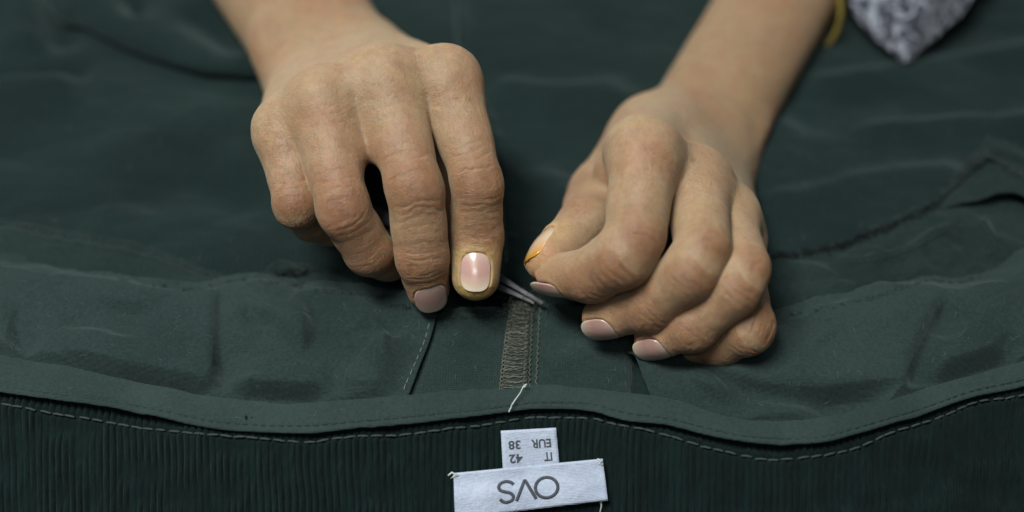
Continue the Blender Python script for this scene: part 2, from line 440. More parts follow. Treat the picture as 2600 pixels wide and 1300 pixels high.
# a fold of the leg rolled over at the back
edge = resample(np.array([at(u, v, 2)[:2] for u, v in smooth_poly([(60, -160), (105, -60), (150, 32), (212, 64), (285, 104), (384, 143), (489, 178), (570, 188), (660, 190), (760, 184), (900, 170)], 8)]), 150)
tn = np.gradient(edge, axis=0); tn /= np.linalg.norm(tn, axis=1, keepdims=True)
nrm2 = np.stack([-tn[:, 1], tn[:, 0]], 1)
prof = smooth_poly([(9, 0.2), (4, 0.5), (0.2, 1.6), (-1.8, 4.4), (-0.6, 7.4), (3.0, 9.0), (9, 9.2), (20, 7.2), (34, 6.6), (52, 3.0), (75, 0.4)], 5)
S_ = np.arange(len(edge)) / len(edge)
P = np.zeros((len(edge), len(prof), 3))
for j, (s_, hz) in enumerate(prof):
    k = 0.35 + 0.65 * sstep(S_, 0.0, 0.30) * (1 - 0.5 * sstep(S_, 0.75, 1.0)) + 0.10 * vnoise(S_ * 9, S_ * 0 + j * 0.08, seed=6)
    q = edge + nrm2 * s_ * (1.0 if s_ < 12 else 1.0)
    P[:, j, :2] = q
    P[:, j, 2] = z0(q[:, 0], q[:, 1]) + hz * k - 0.6
P[..., 2] += crease(P[..., 0], P[..., 1], [(330, -30), (350, 40), (335, 70)], -3.0, 4, z=6) + crease(P[..., 0], P[..., 1], [(440, 20), (540, 60), (640, 150)], -2.2, 8, z=6)
grid_obj('folded_leg', P, M_PANEL, trousers)

def sheet(name, top, bot, mat, zf, zref=2.0, nu=300, nv=90, thick=0.4, uv_noise=0.0, seed=0, parent=trousers):
    """a layer of cloth between two border lines; zf(x, y, s, t) is its height in mm"""
    T = resample(smooth_poly(np.array(top, float), 8), nu); Bo = resample(smooth_poly(np.array(bot, float), 8), nu)
    t = np.linspace(0, 1, nv)[None, :, None]
    uv = T[:, None] * (1 - t) + Bo[:, None] * t
    s = np.repeat(np.linspace(0, 1, nu)[:, None], nv, 1); t = np.repeat(np.linspace(0, 1, nv)[None], nu, 0)
    if uv_noise:
        rag = uv_noise * (fbm(s * 90, s * 0, seed=seed + 2, oct=3)) * np.exp(-t / 0.03)
        uv[..., 1] += rag
    R = np.array([[at(u, v, zref) for u, v in row] for row in uv[:, [0, -1]]])
    # points on the table plane, straight from the camera constants
    d = FW[None, None] * FOC + RT * ((uv[..., :1] - 1300) / 2600 * SENS) - UP * ((uv[..., 1:] - 650) / 2600 * SENS)
    P = CAM + d * ((zref - CAM[2]) / d[..., 2:3])
    P[..., 2] = zf(P[..., 0], P[..., 1], s, t)
    return grid_obj(name, P, mat, parent, thick=thick)

BIND_TOP = [(-420, 790), (-200, 850), (0, 903), (192, 938), (330, 968), (512, 1003), (705, 1024), (871, 1019), (1060, 1003), (1290, 990), (1373, 981), (1497, 989), (1590, 999), (1700, 1015), (1863, 1064), (2025, 1070), (2190, 1042), (2298, 1005), (2375, 980), (2600, 921), (2800, 870), (3020, 810)]
BIND_BOT = [(-420, 880), (-200, 945), (0, 996), (256, 1032), (427, 1062), (555, 1088), (751, 1098), (939, 1084), (1100, 1069), (1217, 1058), (1326, 1041), (1435, 1037), (1512, 1044), (1590, 1065), (1700, 1080), (1854, 1117), (1948, 1128), (2072, 1129), (2183, 1100), (2354, 1049), (2465, 1010), (2600, 980), (2800, 930), (3020, 870)]
def vline(pts, u): 
    P = smooth_poly(np.array(pts, float), 8); return np.interp(u, P[:, 0], P[:, 1])

# left pocket: facing strip, then the bag over it
def shift(pts, dv): return [(u, v + dv) for u, v in pts]
FL_TOP = [(-420, 540), (-150, 552), (51, 574), (171, 597), (307, 618), (427, 650), (512, 684), (600, 702), (690, 694), (760, 683), (830, 690), (897, 722), (982, 756), (1033, 762), (1100, 786)]
def z_facing_l(x, y, s, t):
    z = z0(x, y) * (1 - 0.3 * t) + 0.9 + 1.6 * sstep(t, 0.05, 0.35) - 2.2 * sstep(t, 0.45, 0.8) + 0.4 * fbm(x / 9, y / 9, seed=21, oct=3)
    z += 0.9 * np.exp(-((t - 0.16) / 0.05) ** 2) + 1.0 * ridged(x / 13, y / 8, 131) + 0.5 * ridged(x / 6, y / 5, 133) + 0.9 * np.exp(-(t / 0.06) ** 2)
    z += crease(x, y, [(560, 690), (640, 700), (700, 690)], -1.2, 3, z=2) + crease(x, y, [(640, 710), (700, 690), (740, 695), (800, 685)], 1.8, 2.0, z=2)
    return z
sheet('pocket_facing', FL_TOP, shift([(-420, 700), (-150, 715), (0, 735), (200, 760), (400, 790), (520, 790), (650, 780), (900, 800), (1090, 850)], 0), M_FACING, z_facing_l, nu=420, nv=60, uv_noise=3.0, seed=3)
BL_TOP = [(-420, 640), (-150, 648), (0, 656), (128, 665), (290, 700), (410, 722), (521, 722), (606, 704), (700, 712), (800, 728), (900, 742), (1000, 760), (1060, 768), (1125, 793)]
def z_bag_l(x, y, s, t):
    z = 3.8 + 5.5 * sstep(t, 0.0, 0.28) * (1 - 0.75 * sstep(t, 0.6, 1.0)) * (1 - 0.8 * sstep(s, 0.86, 0.98)) + 0.9 * fbm(x / 26, y / 20, seed=31, oct=3) + 0.25 * fbm(x / 7, y / 7, seed=35, oct=2)
    z += 3.6 * ridged(x / 34 + 0.3 * y / 30, y / 24, 111) + 1.9 * ridged(x / 15, y / 13 - 0.3 * x / 20, 115) + 0.55 * ridged(x / 7, y / 6, 117)
    z += fold(x, y, [(552, 730), (545, 820), (543, 900), (546, 1000)], -1.9, 17, z=5)
    z += crease(x, y, [(575, 740), (590, 840), (600, 920)], 1.6, 6, z=5)
    z += fold(x, y, [(150, 905), (250, 940), (330, 956), (450, 980), (560, 996)], 2.6, 8, z=4)
    z += fold(x, y, [(560, 985), (700, 998), (860, 1000)], 2.2, 7, z=4)
    z += fold(x, y, [(868, 1015), (890, 960), (950, 890), (1050, 825)], -1.6, 16, z=5)
    z += crease(x, y, [(900, 1010), (950, 930), (1010, 870)], 1.5, 5, z=5)
    z += crease(x, y, [(1000, 880), (1040, 830), (1080, 815)], -0.9, 4, z=5)
    z += fold(x, y, [(90, 940), (45, 900), (25, 820), (70, 740)], 1.8, 10, z=5, sharp=2.5)
    z += crease(x, y, [(320, 900), (440, 840), (520, 830)], 1.4, 9, z=5)
    z += crease(x, y, [(380, 715), (480, 740), (560, 715)], -1.0, 3, z=4)
    z += crease(x, y, [(600, 712), (640, 760), (700, 800)], 1.0, 8, z=4)
    zl = 1.9 * sstep(t, 0.88, 1.0) + 8.5 * (1 - sstep(t, 0.88, 1.0)); z = np.where(z > zl, zl + (z - zl) * 0.25, z); z = np.maximum(z, 1.2 + 0.15 * z)
    k = sstep(s, 0.93, 0.985); z = z * (1 - k) + k * (4.3 + 0.4 * fbm(x / 12, y / 12, seed=39, oct=2))
    z += fold(x, y, [(760, 760), (790, 850), (760, 940)], -0.9, 14, z=5) + fold(x, y, [(620, 780), (700, 830), (760, 910)], 1.1, 7, z=5) + fold(x, y, [(940, 800), (985, 850), (1000, 930)], -1.0, 6, z=5)
    z += fold(x, y, [(200, 760), (330, 800), (450, 790)], 1.0, 9, z=5, sharp=2.5) + fold(x, y, [(110, 860), (230, 850), (380, 890)], -0.9, 8, z=5, sharp=2.5)
    c = at(1068, 800, 2); z += 7.0 * np.exp(-((x - c[0]) / 9) ** 2 - ((y - c[1]) / 7) ** 2)
    return z
bag_l = sheet('pocket_bag', BL_TOP, [(-420, 830), (-200, 890), (0, 925), (192, 958), (330, 988), (512, 1023), (705, 1044), (871, 1039), (1000, 1028), (1035, 1022)], M_LINING, z_bag_l, nu=460, nv=140, thick=0.7, uv_noise=2.0, seed=5)

# gusset in the middle
def z_gusset(x, y, s, t):
    z = 2.4 + 3.4 * np.exp(-((t - 0.06) / 0.18) ** 2) + 0.5 * fbm(x / 14, y / 14, seed=41, oct=3)
    z += -1.2 * np.exp(-(t / 0.03) ** 2)
    z += crease(x, y, [(1130, 900), (1180, 850), (1240, 830)], 0.7, 5, z=3) + crease(x, y, [(1400, 960), (1450, 900), (1540, 880)], 0.8, 6, z=3)
    z -= 5.0 * sstep(s, 0.86, 0.93) + 1.2 * sstep(0.12 - s, 0.0, 0.10)
    return z
sheet('gusset', [(1060, 800), (1120, 797), (1200, 794), (1290, 790), (1330, 778), (1400, 785), (1480, 790), (1600, 806), (1660, 815)], [(1000, 1030), (1120, 1020), (1290, 1012), (1373, 1003), (1497, 1010), (1600, 1022), (1680, 1035)], M_KNIT, z_gusset, nu=240, nv=110, uv_noise=1.5, seed=8)

# right pocket: facing, bag, lifted corner
FR_TOP = [(1700, 680), (1850, 664), (1965, 648), (2025, 640), (2129, 615), (2199, 588), (2269, 566), (2367, 514), (2430, 480), (2520, 440), (2700, 400), (3000, 350)]
def z_facing_r(x, y, s, t):
    z = 1.4 + z0(x, y) * 0.6 + 1.6 * sstep(t, 0.0, 0.3) - 2.4 * sstep(t, 0.62, 0.9) + 0.9 * fbm(x / 11, y / 9, seed=51, oct=3)
    z += 1.4 * ridged(x / 14, y / 10, 141) + 0.6 * ridged(x / 6, y / 5, 143) + 0.9 * np.exp(-(t / 0.06) ** 2)
    z += crease(x, y, [(2150, 671), (2234, 661), (2304, 640), (2374, 605), (2440, 560)], 1.2, 1.6, z=2, w2=4)
    z += crease(x, y, [(2080, 640), (2140, 690), (2170, 650)], -1.2, 4, z=2) + crease(x, y, [(2270, 600), (2310, 640), (2330, 680)], -1.4, 3, z=2)
    z += crease(x, y, [(2465, 530), (2500, 580), (2530, 632)], 1.2, 1.6, z=3)
    return z
sheet('pocket_facing', FR_TOP, [(1700, 820), (1860, 815), (2025, 810), (2199, 785), (2287, 765), (2356, 745), (2450, 740), (2560, 730), (2700, 700), (3000, 660)], M_FACING, z_facing_r, nu=360, nv=80, uv_noise=4.0, seed=11)
BR_TOP = [(1585, 885), (1700, 862), (1860, 822), (2025, 790), (2199, 755), (2287, 727), (2356, 706), (2430, 712), (2520, 690), (2600, 640), (2750, 590), (3000, 540)]
def z_bag_r(x, y, s, t):
    z = 3.8 + 5.0 * sstep(t, 0.0, 0.35) * (1 - 0.7 * sstep(t, 0.65, 1.0)) + 0.9 * fbm(x / 28, y / 22, seed=61, oct=3) + 0.2 * fbm(x / 7, y / 7, seed=66, oct=2)
    z += 3.6 * ridged(x / 34 - 0.3 * y / 30, y / 24, 121) + 1.9 * ridged(x / 15, y / 13 + 0.3 * x / 20, 125) + 0.55 * ridged(x / 7, y / 6, 127)
    z += fold(x, y, [(2030, 950), (2080, 900), (2170, 850)], 1.1, 8, z=4) + fold(x, y, [(2430, 900), (2470, 820), (2560, 760)], -1.3, 9, z=4) + fold(x, y, [(1700, 960), (1790, 1000), (1880, 1045)], 1.2, 6, z=4)
    z += fold(x, y, [(2298, 1015), (2300, 950), (2325, 890), (2360, 820), (2400, 750)], 2.4, 18, z=4)
    z += crease(x, y, [(2262, 1000), (2262, 930), (2285, 850), (2330, 770)], 1.0, 7, z=4)
    z += fold(x, y, [(1780, 945), (1863, 975), (1970, 1000), (2098, 1006), (2226, 990), (2290, 985)], 2.8, 9, z=4, sharp=2.0)
    z += crease(x, y, [(1860, 1035), (1990, 1052), (2120, 1048)], 1.4, 4, z=4)
    z += crease(x, y, [(1900, 930), (2000, 900), (2100, 850), (2180, 800)], 1.8, 9, z=4)
    z += crease(x, y, [(1960, 880), (2060, 850), (2140, 800)], -1.0, 6, z=4)
    z += fold(x, y, [(2340, 965), (2460, 930), (2580, 898)], 2.2, 8, z=4, sharp=2.0)
    z += crease(x, y, [(2420, 880), (2520, 800), (2600, 760)], 1.6, 12, z=4)
    z += crease(x, y, [(1640, 935), (1760, 925), (1880, 915)], -1.6, 5, z=4)
    zl = 1.9 * sstep(t, 0.88, 1.0) + 8.5 * (1 - sstep(t, 0.88, 1.0)); z = np.where(z > zl, zl + (z - zl) * 0.25, z); z = np.maximum(z, 1.2 + 0.15 * z)
    return z
bag_r = sheet('pocket_bag', BR_TOP, [(1655, 1030), (1720, 1040), (1863, 1084), (2025, 1090), (2190, 1062), (2298, 1025), (2375, 1000), (2600, 941), (2800, 890), (3000, 835)], M_LINING, z_bag_r, nu=420, nv=140, thick=0.7, uv_noise=2.0, seed=13)
# lifted, frayed corner of the facing
def z_corner(x, y, s, t):
    z = 2.0 + 13.0 * np.sin(np.clip(s * 1.15, 0, 1) * math.pi * 0.62) * (1 - 0.35 * t) + 0.8 * fbm(x / 8, y / 8, seed=71, oct=3)
    z += 1.2 * np.exp(-((t - 0.22) / 0.07) ** 2) - 0.8 * np.exp(-((t - 0.36) / 0.08) ** 2)
    return z
sheet('lifted_facing_corner', [(2372, 508), (2420, 458), (2470, 410), (2502, 385), (2545, 405), (2600, 440), (2680, 480), (2800, 520)], [(2372, 514), (2430, 512), (2490, 508), (2540, 505), (2580, 510), (2630, 540), (2700, 575), (2800, 610)], M_FACING, z_corner, zref=6.0, nu=120, nv=50, uv_noise=4.0, seed=17)

# binding strip over the raw edges
def z_bind(x, y, s, t):
    z = 4.9 + 0.35 * np.sin(np.clip(t, 0, 1) * math.pi) ** 0.6 - 0.9 * t + 0.7 * ridged(x / 16, y / 16, 151) + 0.3 * ridged(x / 6, y / 6, 153) + 0.14 * np.cos(x / 2.5 * 2 * math.pi) * np.exp(-((t - 0.82) / 0.12) ** 2) + 0.30 * fbm(x / 30, y / 30, seed=81, oct=2) + 0.12 * fbm(x / 6, y / 6, seed=84, oct=2)
    z += -0.35 * np.exp(-((t - 0.82) / 0.05) ** 2)
    return z - 0.7 * np.exp(-(t / 0.03) ** 2) - 0.3 * np.exp(-((1 - t) / 0.03) ** 2)
binding = sheet('binding', BIND_TOP, BIND_BOT, M_BIND, z_bind, zref=4.0, nu=620, nv=40, thick=0.55)

# waistband of corduroy, hanging down towards the camera, with real wales
def zw(u, v):
    t = (v - vline(BIND_BOT, u)) / 330.0
    return 2.0 - 26 * np.clip(t, -0.2, 3) ** 1 * np.where(t > 0, 1, 0.0) - 3 * t
def w_at(u, v, dz=0.0):
    return at(u, v, float(zw(u, v)) + dz)
uu = np.linspace(-300, 2900, 2700)
vb = vline(BIND_BOT, uu)
nvw = 70
tt = np.linspace(0, 1, nvw)
uvU = np.repeat(uu[:, None], nvw, 1); uvV = (vb[:, None] - 22) + (1420 - vb[:, None] + 22) * tt[None] ** 1.0
fan = (uvU - 1300) * 0.02 * tt[None]
zz = np.array(zw(uvU, uvV))
wob = 1.0 * fbm(uvU / 300, uvV / 240, seed=91, oct=3) + 0.8 * ridged(uvU / 190, uvV / 110, 161)
zz = zz + wob - 2.2 * np.exp(-((uvV - vb[:, None]) / 16) ** 2) * (uvV < vb[:, None] + 40)
phase = (uvU + 6 * vnoise(uvU / 190, uvV / 130, seed=93) + 1.2 * vnoise(uvU / 23, uvV / 90, seed=94) + 0.5 * fan) / 17.2
rib = np.abs(np.sin(phase * math.pi)) ** 0.7
amp = 1.7 * np.clip(0.70 + 0.6 * vnoise(uvU / 40, uvV / 60, seed=95) + 0.25 * vnoise(uvU / 12, uvV / 30, seed=96), 0.1, 1.3)
stz = vline([(-300, 945), (0, 1024), (128, 1047), (256, 1064), (384, 1086), (512, 1107), (640, 1118), (769, 1122), (897, 1111), (1100, 1096), (1248, 1079), (1342, 1063), (1435, 1059), (1509, 1060), (1559, 1074), (1621, 1089), (1713, 1113), (1884, 1156), (2012, 1164), (2140, 1147), (2269, 1100), (2397, 1057), (2482, 1023), (2600, 1006), (2900, 930)], uu)
pull = np.exp(-((uvV - stz[:, None]) / 7) ** 2)
zz = zz + amp * rib * (1 - 0.75 * pull) - 0.35 * pull + 0.08 * vnoise(uvU / 4, uvV / 6, seed=97)
d = FW * FOC + RT * ((uvU[..., None] - 1300) / 2600 * SENS) - UP * ((uvV[..., None] - 650) / 2600 * SENS)
zs = zw(uvU, uvV)
P = CAM + d * ((zs[..., None] - CAM[2]) / d[..., 2:3])
P[..., 2] += zz - zs
waistband = grid_obj('waistband', P, M_CORD, trousers, thick=0)

# stitches
def stitch_mesh(L, r, mat, name='stitch'):
    x = np.linspace(-L / 2, L / 2, 7)
    path = np.stack([x, 0 * x, r * 0.9 * np.cos(x / L * math.pi)], 1)
    V, F = tube_mesh(path, r * (1 - 0.45 * (2 * x / L) ** 4), 6)
    me = bpy.data.meshes.new(name); me.from_pydata([tuple(v) for v in V * MM], [], F); me.update()
    me.polygons.foreach_set('use_smooth', np.ones(len(me.polygons), bool)); me.materials.append(mat)
    return me
def run_stitches(line3, me, pitch, parent, jit=0.12, name='stitch', every=None):
    if len(line3) < 2: print('no line', parent.name); return
    s = np.r_[0, np.cumsum(np.linalg.norm(np.diff(line3, axis=0), axis=1))]
    from mathutils import Matrix, Vector
    n = int(s[-1] / pitch)
    for i in range(n):
        c = (i + 0.5 + random.uniform(-jit, jit)) * pitch
        p = np.array([np.interp(c, s, line3[:, k]) for k in range(3)])
        q = np.array([np.interp(c + 0.4, s, line3[:, k]) for k in range(3)])
        x = nrm(q - p); up = np.array([0, -0.35, 1.0]); y = nrm(np.cross(up, x)); z = np.cross(x, y)
        ang = random.uniform(-0.10, 0.10); x, y = x * math.cos(ang) + y * math.sin(ang), y * math.cos(ang) - x * math.sin(ang)
        o = bpy.data.objects.new(name, me); COL.objects.link(o); o.parent = parent
        sc = random.uniform(0.88, 1.08)
        m = Matrix([[x[0] * sc, y[0], z[0], p[0] * MM], [x[1] * sc, y[1], z[1], p[1] * MM], [x[2] * sc, y[2], z[2], p[2] * MM], [0, 0, 0, 1]])
        o.matrix_world = m
ls = np.array([w_at(u, float(np.interp(u, uu, stz)), 0.22) for u in np.arange(-180, 2780, 6.0)])
ls[:, 2] += np.interp(np.arange(-180, 2780, 6.0), uu, [wob[i, int(np.clip((stz[i] - vb[i] + 22) / (1442 - vb[i]) * (nvw - 1), 0, nvw - 1))] for i in range(len(uu))])
run_stitches(ls, stitch_mesh(3.4, 0.36, M_TOPSTITCH), 3.9, waistband)
def on_surface(pts, zf, zref, n=10):
    out = []
    for u, v in smooth_poly(np.array(pts, float), n): out.append(at(u, v, zref))
    return np.array(out)
# binding topstitch
from mathutils.bvhtree import BVHTree
from mathutils import Vector
def drape(obj, pts, lift, n=10):
    """a line laid on a cloth layer, seen at these places of the photograph"""
    bv = BVHTree.FromPolygons([v.co for v in obj.data.vertices], [p.vertices for p in obj.data.polygons])
    out = []
    for u, v in smooth_poly(np.array(pts, float), n):
        r = nrm(ray(u, v)); h = bv.ray_cast(Vector(CAM * MM), Vector(r))
        if h[0] is not None: out.append(np.array(h[0]) / MM + np.array([0, -0.3, 0.95]) * lift)
    return np.array(out)
run_stitches(drape(binding, [(u, float(vline(BIND_BOT, u)) - 17) for u in np.arange(-120, 2700, 40.0)], -0.05), stitch_mesh(1.7, 0.17, M_DARKSTITCH), 2.5, binding)
run_stitches(drape(bag_l, [(1092, 815), (1080, 860), (1062, 905), (1042, 950), (1020, 1000)], 0.05), stitch_mesh(2.0, 0.2, M_PALESTITCH), 2.9, bag_l)
run_stitches(drape(bag_r, [(1655, 900), (1668, 940), (1685, 985), (1695, 1010)], 0.15), stitch_mesh(2.0, 0.2, M_DARKSTITCH), 2.7, bag_r)
facing_l = bpy.data.objects['pocket_facing']; facing_r = bpy.data.objects['pocket_facing.001']; panel = bpy.data.objects['panel']; gusset = bpy.data.objects['gusset']
run_stitches(drape(facing_r, [(2150, 668), (2234, 658), (2304, 637), (2374, 602), (2440, 556)], 0.1), stitch_mesh(1.8, 0.24, M_DARKSTITCH), 2.6, facing_r)
run_stitches(drape(facing_r, [(2466, 535), (2495, 572), (2528, 630), (2500, 650)], 0.1), stitch_mesh(1.8, 0.26, M_DARKSTITCH), 2.3, facing_r)
run_stitches(drape(panel, [(u - 8, v) for u, v in SEAM[1:-1]], 0.1), stitch_mesh(2.0, 0.22, M_PALESTITCH), 3.2, panel)

# overlocked seam allowance in the middle
def lerp2(a, b, t): return (a[0] * (1 - t) + b[0] * t, a[1] * (1 - t) + b[1] * t)
OL, OR = smooth_poly([(1312, 768), (1298, 815), (1289, 870), (1282, 930), (1276, 990)], 12), smooth_poly([(1352, 776), (1347, 820), (1345, 870), (1342, 930), (1340, 990)], 12)
gb = BVHTree.FromPolygons([v.co for v in gusset.data.vertices], [p.vertices for p in gusset.data.polygons])
def on_gusset(u, v, lift):
    h = gb.ray_cast(Vector(CAM * MM), Vector(nrm(ray(u, v))))
    p = np.array(h[0]) / MM if h[0] is not None else at(u, v, 4.2)
    return p + np.array([0, -0.25, 0.97]) * lift
P = np.array([[on_gusset(*lerp2(OL[i], OR[i], t), 0.55 + 0.5 * math.sin(t * math.pi)) for t in np.linspace(0, 1, 12)] for i in range(len(OL))])
allow = grid_obj('seam_allowance', P, M_ALLOW, gusset, thick=0.5)
rnd = random.Random(4)
parts = []
n = 40
for i in range(n):
    f = (i + rnd.uniform(-.2, .2)) / n * (len(OL) - 1); f = min(max(f, 0), len(OL) - 1.01); i0 = int(f); fr = f - i0
    a = OL[i0] * (1 - fr) + OL[i0 + 1] * fr; b = OR[i0] * (1 - fr) + OR[i0 + 1] * fr
    dv = rnd.uniform(-4, 9)
    pts = [on_gusset(a[0] + (b[0] - a[0]) * t - 2, a[1] + (b[1] - a[1]) * t + dv * t + 7 * math.sin(t * math.pi) * rnd.uniform(0.4, 1.2), 0.75 + 0.75 * math.sin(t * math.pi)) for t in np.linspace(0.0, 0.92, 8)]
    parts.append(tube_mesh(np.array(pts), 0.15 + 0.05 * rnd.random(), 5))
def wavy(Lp, off, amp, lift, r, turns, seed):
    q = resample(Lp, 150); rr = np.random.RandomState(seed)
    k = np.linspace(0, turns * 2 * math.pi, 150)
    pts = [on_gusset(q[j, 0] + off + amp * math.sin(k[j]) + rr.uniform(-1, 1), q[j, 1] + amp * 0.8 * math.cos(k[j] * 1.0), lift + 0.25 * math.cos(k[j] * 2)) for j in range(150)]
    return tube_mesh(np.array(pts), r, 5)
parts += [wavy(OL, -3, 5, 1.0, 0.19, 22, 1), wavy(OL, 2, 4, 1.0, 0.15, 19, 2), wavy(OR, -8, 4, 0.9, 0.17, 20, 3), wavy(OR, 4, 2.5, 0.6, 0.15, 17, 4), wavy(OR, 22, 2.0, 0.4, 0.16, 14, 5)]
V, F = join(parts)
o = add_obj('overlock_stitching', V, F, M_OVERLOCK, gusset); o['kind'] = 'stuff'; o['label'] = 'looped brown green overlock threads'

# labels sewn on the waistband
def label_sheet(name, corners, mat, lift, nu, nv, wave, seed, parent):
    c = np.array(corners, float)          # tl, tr, br, bl
    P = np.zeros((nu, nv, 3))
    for i, s in enumerate(np.linspace(0, 1, nu)):
        for j, t in enumerate(np.linspace(0, 1, nv)):
            P[i, j] = label_pt(c, s, t, lift, wave, seed)
    return grid_obj(name, P, mat, parent, thick=0.35)
def label_pt(c, s, t, lift, wave, seed):
    c = np.asarray(c, float)
    uv = (c[0] * (1 - s) + c[1] * s) * (1 - t) + (c[3] * (1 - s) + c[2] * s) * t
    p = w_at(uv[0], uv[1], 0)
    return p + np.array([0, -0.55, 0.83]) * (lift + wave * float(vnoise(np.array(s * 2.3), np.array(t * 1.3), seed=seed)) + 0.15 * wave * float(vnoise(np.array(s * 11.), np.array(t * 4.), seed=seed + 1)))
SZ = [(1272, 1096), (1411, 1088), (1421, 1195), (1278, 1205)]
BRD = [(1152, 1203), (1528, 1167), (1541, 1272), (1157, 1318)]
size_tag = label_sheet('size_tag', SZ, M_WHITE, 2.6, 16, 14, 0.4, 3, waistband)
size_tag['label'] = 'small white size tag with grey print'
brand = label_sheet('brand_label', BRD, M_WHITE, 3.5, 48, 18, 0.8, 5, waistband)
brand['label'] = 'wide white woven label with grey letters'
def ribbon(path, w, mapf, name, parent, mat=M_INK):
    path = np.asarray(path, float)
    T = np.gradient(path, axis=0); T /= np.linalg.norm(T, axis=1, keepdims=True) + 1e-9
    Nn = np.stack([-T[:, 1], T[:, 0]], 1)
    P = np.stack([np.array([mapf(*(p + n_ * w * k)) for p, n_ in zip(path, Nn)]) for k in (-0.5, 0, 0.5)], 1)
    return grid_obj(name, P, mat, parent, thick=0.05)
# letters are sewn upside down: letter x runs right to left, letter y runs downward in the picture
def brand_map(x, y):   # x, y in letter heights from the right foot of the word
    s, t = 0.688 - x * 0.148, 0.29 + y * 0.49
    return label_pt(BRD, s, t, 3.56, 0.8, 5)
th = np.linspace(0, 2 * math.pi, 44)
ribbon(np.stack([0.52 + 0.50 * np.cos(th), 0.5 + 0.48 * np.sin(th)], 1), 0.15, brand_map, 'letter', brand)
ribbon(resample([(1.02, 0.98), (1.46, 0.03), (1.90, 0.98)], 40), 0.15, brand_map, 'letter', brand)
sS = smooth_poly([(2.62, 0.80), (2.50, 0.93), (2.30, 0.98), (2.08, 0.90), (2.03, 0.72), (2.16, 0.57), (2.36, 0.50), (2.58, 0.40), (2.64, 0.22), (2.52, 0.07), (2.28, 0.02), (2.08, 0.09), (1.97, 0.20)], 6)
ribbon(sS, 0.15, brand_map, 'letter', brand)
def text_on(txt, s_right, s_left, t0, t1, name='printed_text'):
    cu = bpy.data.curves.new('txt', 'FONT'); cu.body = txt; cu.resolution_u = 3; cu.offset = 0.03
    to = bpy.data.objects.new('txt', cu); COL.objects.link(to)
    dg = bpy.context.evaluated_depsgraph_get(); me = bpy.data.meshes.new_from_object(to.evaluated_get(dg))
    co = np.array([v.co[:2] for v in me.vertices]); F = [tuple(p.vertices) for p in me.polygons]
    bpy.data.objects.remove(to)
    mn, mx = co.min(0), co.max(0)
    V = [label_pt(SZ, s_right + (s_left - s_right) * (x - mn[0]) / (mx[0] - mn[0]), t0 + (t1 - t0) * (y - mn[1]) / (mx[1] - mn[1]), 2.66, 0.4, 3) for x, y in co]
    return add_obj(name, np.array(V), F, M_INK, size_tag, smooth=False)
text_on('EUR', 0.885, 0.53, 0.24, 0.45); text_on('38', 0.34, 0.12, 0.24, 0.45)
text_on('IT', 0.885, 0.74, 0.56, 0.77); text_on('42', 0.36, 0.12, 0.56, 0.77)
# corner stitches and a white thread end of the label
for pts in ([label_pt(BRD, 0.0 + a, 0.02 + b, 3.7, 0.8, 5) for a, b in ((-0.035, 0.02), (-0.01, -0.04), (0.03, 0.03), (-0.02, 0.08), (0.02, 0.0))],
            [label_pt(BRD, 0.985 + a, 0.04 + b, 3.7, 0.8, 5) for a, b in ((-0.02, -0.05), (0.01, 0.02), (-0.015, 0.06), (0.012, 0.1))],
            [w_at(1525, 1265, 2.2), w_at(1527, 1285, 1.2), w_at(1522, 1310, 1.0)]):
    V, F = tube_mesh(np.array(pts), 0.28, 5)
    add_obj('tacking_thread', V, F, M_THREADW, brand)

# frayed fibres along the raw edges
def fray(obj, pts, n, seed, mat, lmax=3.0):
    rr = np.random.RandomState(seed); Lp = drape(obj, pts, 0.05, 30)
    if len(Lp) < 3: print('no fray', obj.name); return
    parts = []
    for i in range(n):
        p = Lp[rr.randint(len(Lp))] + rr.normal(0, 0.35, 3) * [1, 1, 0.2]
        a = rr.uniform(0, 6.28); q = [p]
        for k in range(4):
            a += rr.normal(0, 0.8); st = rr.uniform(0.25, 1) * lmax / 4
            p = p + np.array([math.cos(a), math.sin(a), rr.uniform(-0.15, 0.35)]) * st; q.append(p)
        parts.append(tube_mesh(smooth_poly(q, 3), 0.07 + 0.08 * rr.rand(), 4, cap=False))
    V, F = join(parts)
    o = add_obj('frayed_fibres', V, F, mat, obj); o['kind'] = 'stuff'
fray(facing_l, [(u, v + 6) for u, v in FL_TOP[2:]], 420, 1, M_DARKSTITCH)
fray(facing_r, [(u, v + 6) for u, v in FR_TOP[2:9]], 520, 2, M_BLACKTHREAD, 3.6)
fray(bag_l, [(u, v + 8) for u, v in BL_TOP[3:]], 260, 3, M_DARKSTITCH, 2.0)
fray(bag_r, [(u, v + 8) for u, v in BR_TOP[2:9]], 200, 4, M_DARKSTITCH, 2.0)
fray(bpy.data.objects['lifted_facing_corner'], [(2385, 500), (2420, 465), (2470, 418), (2502, 392), (2545, 412), (2600, 448)], 420, 5, M_DARKSTITCH, 4.0)
fray(gusset, [(1140, 802), (1200, 799), (1280, 796)], 120, 6, M_DARKSTITCH, 2.5)

# torn thread knots at the left facing
fray(facing_l, [(690, 704), (730, 688), (770, 690), (820, 688)], 90, 8, M_BLACKTHREAD, 4.5)

